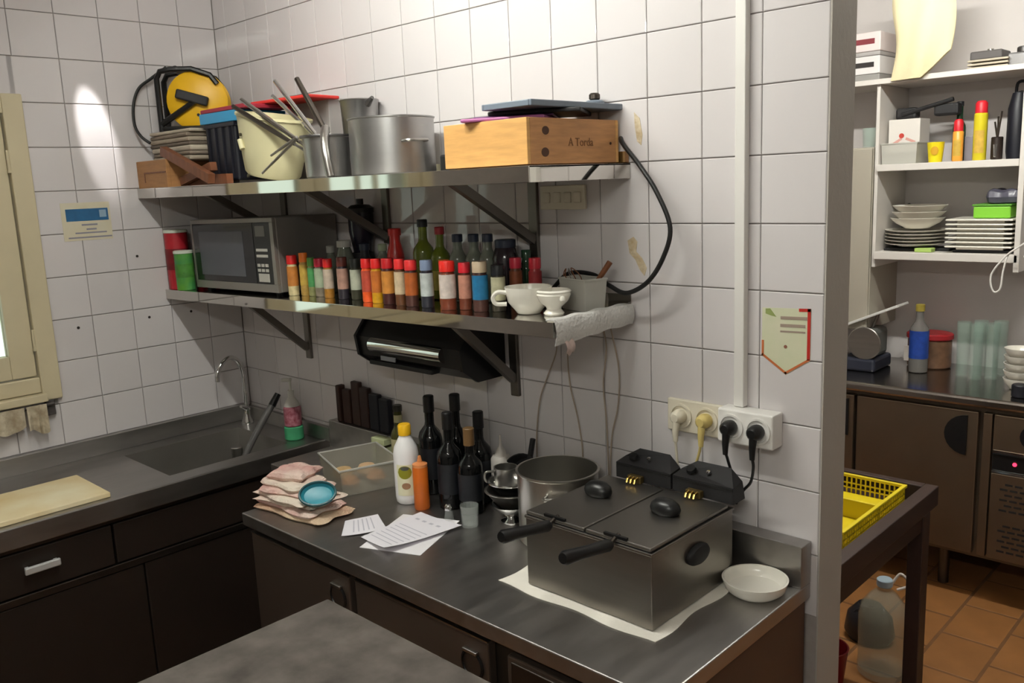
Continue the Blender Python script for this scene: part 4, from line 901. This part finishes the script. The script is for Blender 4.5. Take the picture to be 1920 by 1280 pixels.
# ================================================================== FOREGROUND TABLE
t = thing('work_table', 'grey topped work table in the foreground', 'table', (0, 0, 0))
obj('top', MB().box(1.990, 3.05, -1.9, -.972, 1.015, 1.05, .004), FGTOP, t)
obj('apron', MB().box(2.03, 3.01, -1.86, -1.01, .93, 1.015), DARKST, t)
for x in (2.05, 2.99):
    for y in (-1.84, -1.03): obj('leg', MB().box(x-.02, x+.02, y-.02, y+.02, 0, .93), DARKST, t)

# ================================================================== THE ROOM BEYOND
YB = 2.459
WHS = mat('white_shelf_board', 'd6d0ca', .5)
t = thing('storage_shelves', 'white open storage shelves on the far wall of the next room', 'shelves', (0, 0, 0))
obj('board', MB().box(1.30, 3.1, 2.10, YB, 2.138, 2.160, .002), WHS, t)
obj('board', MB().box(1.776, 2.330, 2.10, YB, 1.770, 1.799, .002), WHS, t)
obj('board', MB().box(1.776, 2.345, 2.10, YB, 1.388, 1.420, .002), WHS, t)
obj('upright', MB().box(2.331, 2.352, 2.10, YB, 1.35, 2.138, .002), WHS, t)
obj('upright', MB().box(1.760, 1.775, 2.12, YB, 1.35, 2.138, .002), WHS, t)
t = thing('wall_cabinet', 'tall narrow grey wall cabinet left of the storage shelves', 'cabinet', (0, 0, 0))
obj('body', MB().box(1.40, 1.752, 2.13, YB, 1.06, 1.875, .003), mat('grey_cabinet', 'a9a294', .5), t)
obj('door', MB().box(1.405, 1.75, 2.112, 2.129, 1.065, 1.87, .003), mat('grey_cabinet', 'a9a294', .5), t)
tumbler('small clear glass on top of the grey wall cabinet', 1.715, 2.17, .032, .085, GREENG, 1.8755)
ZT = 2.1605
# canvas bag hanging over the top shelf
def bagf(u, v):
    x = 1.835+.225*u+.015*math.sin(3*v)*u; bulge = .05*math.sin(PI*u)**.6
    return (x-.012*math.sin(6*v+1)*(1-u), 2.092-bulge*(.35+.65*math.sin(PI*min(1, v*.9+.05)))-.006*math.sin(11*u+3*v), 2.50-(.355-.10*max(0, u-.55)/.45)*v)
m = MB().grid(bagf, 24, 24)
m.grid(lambda u, v: (bagf(u, v)[0], 2.096, bagf(u, v)[2]), 24, 24)
t = thing('canvas_bag', 'cream canvas bag hanging in front of the top shelf', 'bag')
obj('body', m, mat('cream_canvas', 'e6d8b0', .9, bump=.3, bscale=40), t)
obj('strap', MB().tube(bez([(1.89, 2.09, 2.49), (1.90, 2.10, 2.60), (1.95, 2.11, 2.66), (2.0, 2.10, 2.60), (2.01, 2.09, 2.49)], 6), .010, 8), mat('cream_canvas', 'e6d8b0', .9), t)
# boxes at left of top shelf
for k, (z0, h, c_, lb) in enumerate(((ZT, .028, '8e8b88', 'lowest grey box of the stack left of the canvas bag'), (ZT+.029, .075, 'd9d5d4', 'white box with black stripe left of the canvas bag'), (ZT+.105, .018, 'a5a09e', 'thin grey box between the two white boxes'), (ZT+.124, .08, 'dccfcd', 'white box with dark red stripe, top of the stack'))):
    t = thing('storage_box', lb, 'box', (1.63, 2.26, z0), 0, 'boxes left of the canvas bag')
    obj('body', MB().box(-.13, .13, -.12, .12, 0, h, .004), mat('box_'+c_, c_, .6), t)
    if k in (1, 3): obj('stripe', MB().box(-.125, .105, -.1215, -.119, h*.38, h*.66), mat('stripe%d' % k, '2a2524' if k == 1 else '7c3038', .6), t)
# things right on top shelf
t = thing('baking_rack', 'stack of pale trays at the right of the top shelf', 'tray', (2.19, 2.23, ZT))
for i in range(3): obj('tray', MB().box(-.08, .07, -.09, .09, .014*i, .014*i+.008, .002), mat('pale_tray', 'b5aa98', .6), t)
t = thing('cassette_recorder', 'dark grey appliance on the pale trays on top shelf', 'appliance', (2.17, 2.23, ZT+.0365))
obj('body', MB().box(-.06, .06, -.06, .06, 0, .035, .006), mat('dark_grey_case', '4c4746', .5), t); obj('knob', MB().lathe(cyl(.012, .035, .045), 14), STEEL, t)
t = thing('metal_grinder', 'grey metal machine part at the far right of top shelf', 'machine part', (2.30, 2.22, ZT))
obj('base', MB().box(-.05, .06, -.06, .06, 0, .05, .006), DARKALU, t); obj('wheel', MB().lathe(cyl(.03, .05, .075, b=.004), 18), DARKALU, t)
# middle shelf
ZM = 1.7995
t = thing('clear_bin', 'clear plastic bin on the middle shelf of the next room', 'bin', (1.855, 2.245, ZM))
a, b, h = .075, .11, .085
V = ring(.95, 0)+ring(1, h)+ring(.975, h)+ring(.925, .003)
obj('body', MB().add(V, [(3, 2, 1, 0), (12, 13, 14, 15)]+[(i+4*k, (i+1) % 4+4*k, (i+1) % 4+4*k+4, i+4*k+4) for k in range(3) for i in range(4)]), FROST, t)
obj('rim', MB().tube(V[4:8], .004, 6, closed=True), FROST, t)
t = thing('white_carton', 'white carton with red flower print standing in the clear bin', 'carton', (1.855, 2.25, ZM+.004))
obj('body', MB().box(-.066, .066, -.06, .06, 0, .185, .002), mat('white_carton', 'dcd6d0', .6), t)
obj('flower_print', MB().lathe(cyl(.011, 0, .0006), 14, c=(-.01, -.0602, .115), rot=Matrix.Rotation(PI/2, 3, 'X')), mat('red_print', 'b53a30', .6), t)
obj('leaf_print', MB().add([(-.05, -.0606, .085), (-.012, -.0606, .108), (-.006, -.0606, .10), (-.04, -.0606, .075)], [(0, 1, 2, 3)]).add([(.01, -.0606, .108), (.05, -.0606, .09), (.046, -.0606, .08), (.006, -.0606, .098)], [(0, 1, 2, 3)]), mat('pink_print', 'cf9a90', .6), t)
t = thing('wine_opener_set', 'black tool lying on top of the white carton', 'tool', (1.885, 2.27, ZM+.1895))
obj('body', MB().box(-.09, .0, -.03, .03, 0, .05, .012), BLACKM, t); obj('arm', MB().tube([(-.06, -.03, .02), (.15, -.03, .07)], .009, 8), BLACKM, t); obj('head', MB().box(.07, .17, -.03, .03, .005, .055, .01), BLACKM, t)
t = thing('yellow_mug', 'bright yellow plastic measuring mug on the middle shelf', 'mug', (1.995, 2.17, ZM))
obj('body', MB().lathe([(0, 0), (.026, 0), (.034, .083), (.031, .083), (.024, .004), (0, .004)], 22), mat('lemon_plastic', 'e3cf1c', .4), t)
obj('emblem', patch(.0328, -1.9, -.9, .03, .065), mat('amber_print', 'c9971c', .5), t)
def spray(label, x, y, r, h, hc, body, cap):
    t = thing('spray_can', label, 'spray can', (x, y, ZM), 0, 'spray cans on the middle shelf')
    obj('can', MB().lathe([(0, 0), (r*.92, 0), (r, .004), (r, h-hc-.004), (r*.85, h-hc), (0, h-hc)], 22), body, t)
    obj('cap', MB().lathe([(0, h-hc), (r*.9, h-hc), (r*.88, h-.012), (r*.6, h-.002), (0, h)], 20), cap, t)
    obj('label', patch(r+.0006, -2.2, -.7, h*.12, h*.5, False), mat('spray_label', 'd8b14a', .5, noise=.3, nscale=40), t)
spray('short orange spray can with red cap', 2.083, 2.165, .0205, .172, .05, mat('orange_can', 'e8a03c', .35), mat('spray_red', 'c9202c', .4))
spray('tall yellow spray can with red cap', 2.168, 2.16, .0255, .238, .05, mat('yellow_can', 'd3c226', .35), mat('spray_red', 'c9202c', .4))
bottle('sauce_bottle', 'dark green bottle behind the short spray can', 'bottle', 2.045, 2.30, ZM, .026, .25, .09, .012, GRNB, BLKC, .02)
slab('grey_box', 'grey box behind the two spray cans', 'box', (2.12, 2.25, ZM), (.06, .05, .10), 0, mat('grey_lilac', '8f8a93', .6))
t = thing('dark_bag', 'dark navy bag at the right of the middle shelf', 'bag', (2.285, 2.26, ZM))
obj('body', MB().lathe([(0, 0), (.04, 0), (.044, .03), (.043, .2), (.03, .26), (0, .27)], 20, sy=1.6), NAVY, t); obj('handle', MB().tube(bez([(-.02, 0, .25), (-.015, 0, .30), (.015, 0, .30), (.02, 0, .25)], 5), .006, 8), NAVY, t)
t = thing('utensil_pot', 'dark pot of small utensils beside the tall spray can', 'pot', (2.228, 2.175, ZM))
obj('body', MB().lathe(cyl(.022, 0, .09, b=.003), 18), mat('brown_dark', '2b211d', .4, noise=.4, nscale=60), t); obj('spoon', MB().tube([(0, -.024, .01), (0, -.026, .06)], [.004, .008], 8), CHROME, t)
for i in range(3): obj('handle', MB().tube([(0, 0, .08), (-.012+.012*i, 0, .15+.02*i)], .004, 6), DARKST, t)
# lower shelf: plates
ZL = 1.4205
slab('sponge', 'light green sponge under the round plates on the lowest shelf', 'sponge', (1.975, 2.15, ZL), (.07, .05, .017), 0, mat('lime_sponge', 'a9c46a', .9))
slab('wood_board', 'dark flat board under the round plates', 'board', (1.862, 2.27, ZL), (.14, .2, .012), 0, BLACKM)
slab('wood_board', 'dark flat board under the square plates', 'board', (2.20, 2.265, ZL), (.23, .22, .012), 0, BLACKM)
slab('wood_board', 'small dark block under the round plates beside the sponge', 'block', (2.01, 2.26, ZL), (.1, .12, .012), 0, BLACKM)
zp = ZL+.0180
for i in range(5):
    solo('round_plate', MB().lathe([(0, 0), (.075, 0), (.085, .004), (.128, .013), (.129, .0155), (.084, .0075), (0, .004)], 32), PLATEM, ['lowest', 'second lowest', 'middle', 'second highest', 'highest'][i]+' round white plate in the pile under the bowls', 'plate', (1.905, 2.245, zp+.0145*i), 0, 'round plates on the lowest shelf')
zb_ = zp+.0145*5+.006
for i in range(3):
    solo('white_bowl', MB().lathe([(0, 0), (.05, 0), (.055, .004), (.09, .024), (.112, .046), (.109, .047), (.085, .028), (.05, .008), (0, .006)], 32), PLATEM, ['lowest', 'middle', 'topmost'][i]+' white bowl on the pile of round plates', 'bowl', (1.91+.004*i, 2.24, zb_+.027*i), 0, 'bowls on the round plates')
zq = ZL+.0125
for i in range(7):
    h = .0185
    m = MB().box(-.128, .128, -.11, .11, .010, h-.001, .004).box(-.09, .09, -.08, .08, 0, .011, .002)
    solo('square_plate', m, PLATEM, ['lowest', 'second lowest', 'third lowest', 'middle', 'third highest', 'second highest', 'topmost'][i]+' square white plate in the right hand pile', 'plate', (2.188, 2.235, zq+h*i), 0, 'square plates on the lowest shelf')
zg = zq+.0185*7
t = thing('green_tray', 'bright green plastic box on the square plates', 'box', (2.225, 2.235, zg+.0005))
obj('body', MB().box(-.07, .07, -.07, .07, 0, .05, .006), mat('lime_plastic', '7fc43a', .45), t); obj('lid', MB().box(-.074, .074, -.074, .074, .05, .057, .002), mat('dark_lime', '55932c', .45), t)
solo('plastic_bag', cushion(.12, .1, .055, .3, 9), mat('grey_film', '4c4a58', .3), 'crumpled grey plastic bag on the green box', 'bag', (2.245, 2.235, zg+.0575), .3)
solo('dark_bottle_shape', MB().lathe([(0, 0), (.03, 0), (.03, .15), (.015, .19), (0, .2)], 18), mat('dark_green_dull', '202a26', .4), 'dark bottle standing behind the round plates', 'bottle', (1.81, 2.415, ZL))  # same dull dark green over the whole bottle

# pantry refrigerated counter
t = thing('pantry_counter', 'stainless steel refrigerated counter in the next room', 'counter', (0, 0, 0))
PZ = .88
obj('worktop', MB().box(.9, 3.3, 1.848, YB, PZ-.04, PZ, .011), mat('pantry_worktop', 'a8a39e', .2, 1, noise=.1, nscale=4), t)
obj('body', MB().box(.92, 3.28, 1.90, YB-.01, .2, PZ-.04), mat('pantry_body', '6f6558', .45, .9), t)
def pdoor(a, b, hx=None):
    d = obj('door', MB().box(a, b, 1.868, 1.899, .222, PZ-.062, .004), DOORO, t)
    if hx is not None:
        pts = [(hx, .635), (hx, .80)]+[(hx-.085*math.sin(PI*k/12), .7175+.0825*math.cos(PI*k/12)) for k in range(1, 12)]
        obj('handle', MB().prism(pts, 1.860, 1.8685), BLACK, d)
pdoor(1.30, 1.803, 1.78); pdoor(1.816, 2.300, 2.262)
obj('pillar', MB().box(2.318, 2.350, 1.868, 1.899, .222, PZ-.062, .003), DOORO, t)
dr = obj('drawer', MB().box(2.356, 2.93, 1.868, 1.899, .672, PZ-.062, .004), DOORO, t)
obj('drawer_edge', MB().box(2.356, 2.93, 1.864, 1.868, .664, .671), CHROME, dr)
obj('handle', MB().lathe(cyl(.05, 0, .008), 20, c=(2.50, 1.868, .745), rot=Matrix.Rotation(PI/2, 3, 'X')), BLACK, dr)
cp_ = obj('control_strip', MB().box(2.356, 2.93, 1.872, 1.899, .590, .66, .003), BLACK, t)
obj('trim', MB().box(2.356, 2.93, 1.867, 1.872, .583, .59), CHROME, cp_)
obj('red_indicator', MB().lathe(cyl(.0075, 0, .003), 14, c=(2.437, 1.871, .627), rot=Matrix.Rotation(PI/2, 3, 'X')), mat('red_led', 'ff3050', .4, emit=3), cp_)
vp = obj('vent_panel', MB().box(2.356, 2.93, 1.868, 1.899, .222, .58, .003), DOORO, t)
SLOT = mat('vent_slot', '14110f', .8)
ms = MB().box(-.0135, .0135, -.0012, 0, -.004, .004).mesh('vent_slot', SLOT)
for r_ in range(14):
    for c_ in range(8):
        if r_ in (6, 7): continue
        o = bpy.data.objects.new('vent_slot', ms); COL.objects.link(o); o.parent = vp; o.location = (2.405+.035*c_+(.017 if r_ % 2 else 0), 1.868, .26+.0215*r_)
for x in (1.0, 2.155, 3.2):
    for y in (2.02, 2.38): obj('leg', MB().lathe(cyl(.022, 0, .2), 14, c=(x, y, 0)), DARKST, t)
# things on the pantry counter
KP = PZ+.0005
t = thing('meat_slicer', 'black and white slicing machine on the pantry counter', 'slicer', (1.78, 2.15, KP))
obj('base', MB().box(-.13, .03, -.09, .12, 0, .06, .012), mat('navy_grey', '2c2f3c', .35), t)
obj('body', MB().box(-.08, .02, -.07, .1, .06, .19, .02), mat('slicer_grey', '6a6c68', .35), t)
obj('blade_guard', MB().lathe(cyl(.075, 0, .012, b=.003), 28, c=(-.02, -.075, .13), rot=Matrix.Rotation(PI/2, 3, 'X')), STEEL, t)
obj('raised_flap', MB().box(-.12, .12, -.06, .08, -.006, .006, .003).xf(Matrix.Translation((.0, .0, .255)) @ Matrix.Rotation(math.radians(-24), 4, 'Y')), mat('white_flap', 'd8d6d2', .4), t)
obj('strut', MB().tube([(-.03, .02, .17), (.0, .02, .253)], .008, 8), STEEL, t)
t = thing('food_jar_box', 'red-lidded clear tub behind the blue bottle', 'tub', (1.955, 2.33, KP))
obj('body', MB().lathe(cyl(.075, 0, .13, b=.006), 28, sx=1.25), mat('brown_food', '7a5a44', .4, noise=.5, nscale=25), t); obj('lid', MB().lathe(cyl(.08, .13, .158, b=.005), 28, sx=1.25), mat('dark_red_lid', '9c2228', .4), t)
obj('label', MB().box(-.088, -.05, -.07, -.066, .03, .1, .001), mat('white_label2', 'd8cfc8', .6), t)
bottle('oil_bottle', 'clear bottle with blue label and yellow cap on pantry counter', 'bottle', 1.955, 2.19, KP, .04, .305, .09, .016, mat('grey_clear', '8d8a86', .1, trans=.4), mat('mustard_cap', '9c8a3a', .45), .03, mat('blue_label', '2247a0', .45, noise=.4, nscale=35), (.3, .88))
for k, (x, y) in enumerate(((2.135, 2.20), (2.195, 2.17), (2.185, 2.26), (2.245, 2.21), (2.255, 2.29))):
    tumbler(['leftmost', 'front middle', 'back middle', 'front right', 'back right'][k]+' tall pale green drinking glass on the pantry counter', x, y, .029, .24, GREENG, KP, 'tall glasses on the pantry counter', name='tall_glass')
for i in range(5):
    solo('white_cup', MB().lathe([(0, 0), (.03, 0), (.034, .003), (.055, .03), (.06, .046), (.057, .046), (.05, .03), (.03, .008), (0, .006)], 26), PORC, ['lowest', 'second lowest', 'middle', 'second highest', 'topmost'][i]+' white bowl of the stack at the photo edge', 'bowl', (2.385, 2.08, KP+.031*i), 0, 'white bowls stacked on the pantry counter')
solo('dark_tin', MB().lathe(cyl(.03, 0, .05, b=.004), 18), NAVY, 'dark tin in front of the white bowl stack', 'tin', (2.42, 1.95, KP))
# white cord loop & small white box at the right
solo('white_string', MB().tube(bez([(2.42, 2.02, 1.50), (2.36, 2.03, 1.455), (2.318, 2.04, 1.42), (2.27, 2.04, 1.345), (2.28, 2.04, 1.28), (2.305, 2.04, 1.29), (2.312, 2.04, 1.36), (2.325, 2.045, 1.425), (2.345, 2.075, 1.45)], 6), .0035, 8), WHITEP, 'white cord loop hanging from the storage shelf', 'cord')
t = thing('hanging_lamp_box', 'small white device at the right photo edge under the shelves', 'device', (2.43, 2.03, 1.43))
obj('body', MB().box(-.035, .09, -.04, .05, -.02, .02, .005), mat('dark_device', '3a3330', .5), t); obj('light_bar', MB().box(-.037, .09, -.042, -.03, -.008, .0, .001), WHITEP, t)

# trolley with cutlery basket
t = thing('wooden_trolley', 'dark wooden table with recessed top beyond the wall end', 'table', (0, 0, 0))
tx0, tx1, ty0, ty1, tz = 1.88, 2.425, .21, 1.02, .785
obj('top_rail', MB().box(tx1-.04, tx1, ty0, ty1, tz-.065, tz, .003), TROLLEYW, t)
obj('top_rail', MB().box(tx0, tx0+.04, ty0, ty1, tz-.065, tz, .003), TROLLEYW, t)
obj('top_rail', MB().box(tx0+.04, tx1-.04, ty1-.035, ty1, tz-.065, tz, .003), TROLLEYW, t)
obj('top_rail', MB().box(tx0+.04, tx1-.04, ty0, ty0+.035, tz-.065, tz, .003), TROLLEYW, t)
obj('tray_board', MB().box(tx0+.04, tx1-.04, ty0+.035, ty1-.035, tz-.068, tz-.055), TROLLEYW, t)
for x in (tx0+.02, tx1-.024):
    for y in (ty0+.03, .925): obj('leg', MB().box(x-.023, x+.023, y-.03, y+.03, 0, tz-.065, .003), TROLLEYW, t)
obj('stretcher', MB().box(tx1-.038, tx1-.006, ty0+.05, .90, tz-.115, tz-.065), TROLLEYW, t)
# yellow basket
t = thing('cutlery_basket', 'yellow plastic cutlery basket with divider on the dark table', 'basket', (2.235, .70, tz-.0545))
bw, bl, bh = .115, .235, .062
obj('base', MB().box(-bw+.008, bw-.008, -bl+.008, bl-.008, 0, .004), YELLOWB, t)
for s in (-1, 1):
    obj('rim', MB().box(s*bw-.006, s*bw+.006, -bl-.006, bl+.006, bh-.006, bh+.004, .002), YELLOWB, t)
    obj('rim', MB().box(-bw+.006, bw-.006, s*bl-.006, s*bl+.006, bh-.006, bh+.004, .002), YELLOWB, t)
obj('divider', MB().box(-bw+.006, bw-.006, .02, .032, .004, bh, .002), YELLOWB, t)
ms = MB().box(-.0022, .0022, -.0022, .0022, 0, bh-.006).mesh('bar', YELLOWB); hb = {}
def bar(x, y):
    o = bpy.data.objects.new('bar', ms); COL.objects.link(o); o.parent = t; o.location = (x, y, .004-.002)
n = 30
for i in range(n+1):
    y = -bl+2*bl*i/n; bar(-bw+.002, y); bar(bw-.002, y)
for i in range(1, 15):
    x = -bw+2*bw*i/15; bar(x, -bl+.002); bar(x, bl-.002)
for zz in (.02, .036):
    for s in (-1, 1):
        obj('hoop', MB().box(s*(bw-.002)-.0025, s*(bw-.002)+.0025, -bl, bl, zz-.002, zz+.002), YELLOWB, t); obj('hoop', MB().box(-bw, bw, s*(bl-.002)-.0025, s*(bl-.002)+.0025, zz-.002, zz+.002), YELLOWB, t)
solo('white_ladle', MB().lathe([(0, 0), (.02, .002), (.032, .016), (.03, .017), (.018, .005), (0, .003)], 20).tube([(-.03, 0, .016), (-.09, .01, .03)], .006, 8), WHITEP, 'white plastic scoop lying in the yellow basket', 'scoop', (2.20, .80, tz-.049), 0)
# water jug on the floor
t = thing('water_jug', 'large clear plastic water jug on the floor beside the dark table', 'jug', (2.225, 1.14, .0015))
obj('body', MB().lathe([(0, .004), (.07, 0), (.082, .008), (.084, .03), (.081, .06), (.084, .09), (.081, .12), (.084, .15), (.084, .22), (.075, .265), (.05, .30), (.024, .325), (.022, .345), (.019, .345), (.021, .322), (.047, .297), (.072, .262), (.081, .22), (.081, .03), (0, .007)], 32), JUGP, t)
obj('cap', MB().lathe(cyl(.027, .335, .362, b=.003), 20), mat('pale_blue_cap', 'a3b4bf', .4), t)
obj('handle', MB().tube(bez([(.015, 0, .33), (.035, .015, .372), (.05, .02, .385), (.075, .025, .36), (.07, .02, .345), (.04, .01, .328)], 5), .005, 8), mat('pale_handle', 'd2c8c0', .4), t)
t = thing('black_bag', 'dark rounded black bag on the floor behind the water jug', 'bag', (2.10, 1.345, .0015))
obj('body', MB().lathe([(0, 0), (.07, 0), (.085, .03), (.075, .10), (.04, .145), (0, .152)], 24, sx=1.1, sy=.9), mat('black_bag', '15161c', .35), t)
obj('fold', MB().tube(bez([(-.07, -.03, .07), (-.03, -.04, .125), (.02, -.02, .145)], 5), .007, 8), mat('black_bag', '15161c', .35), t)
solo('red_bucket', MB().lathe([(0, 0), (.06, 0), (.075, .14), (.078, .145), (.072, .145), (.057, .005), (0, .005)], 24), mat('red_plastic', '8c1820', .4), 'dark red bucket on the floor at the wall end', 'bucket', (2.10, .95, .0015))
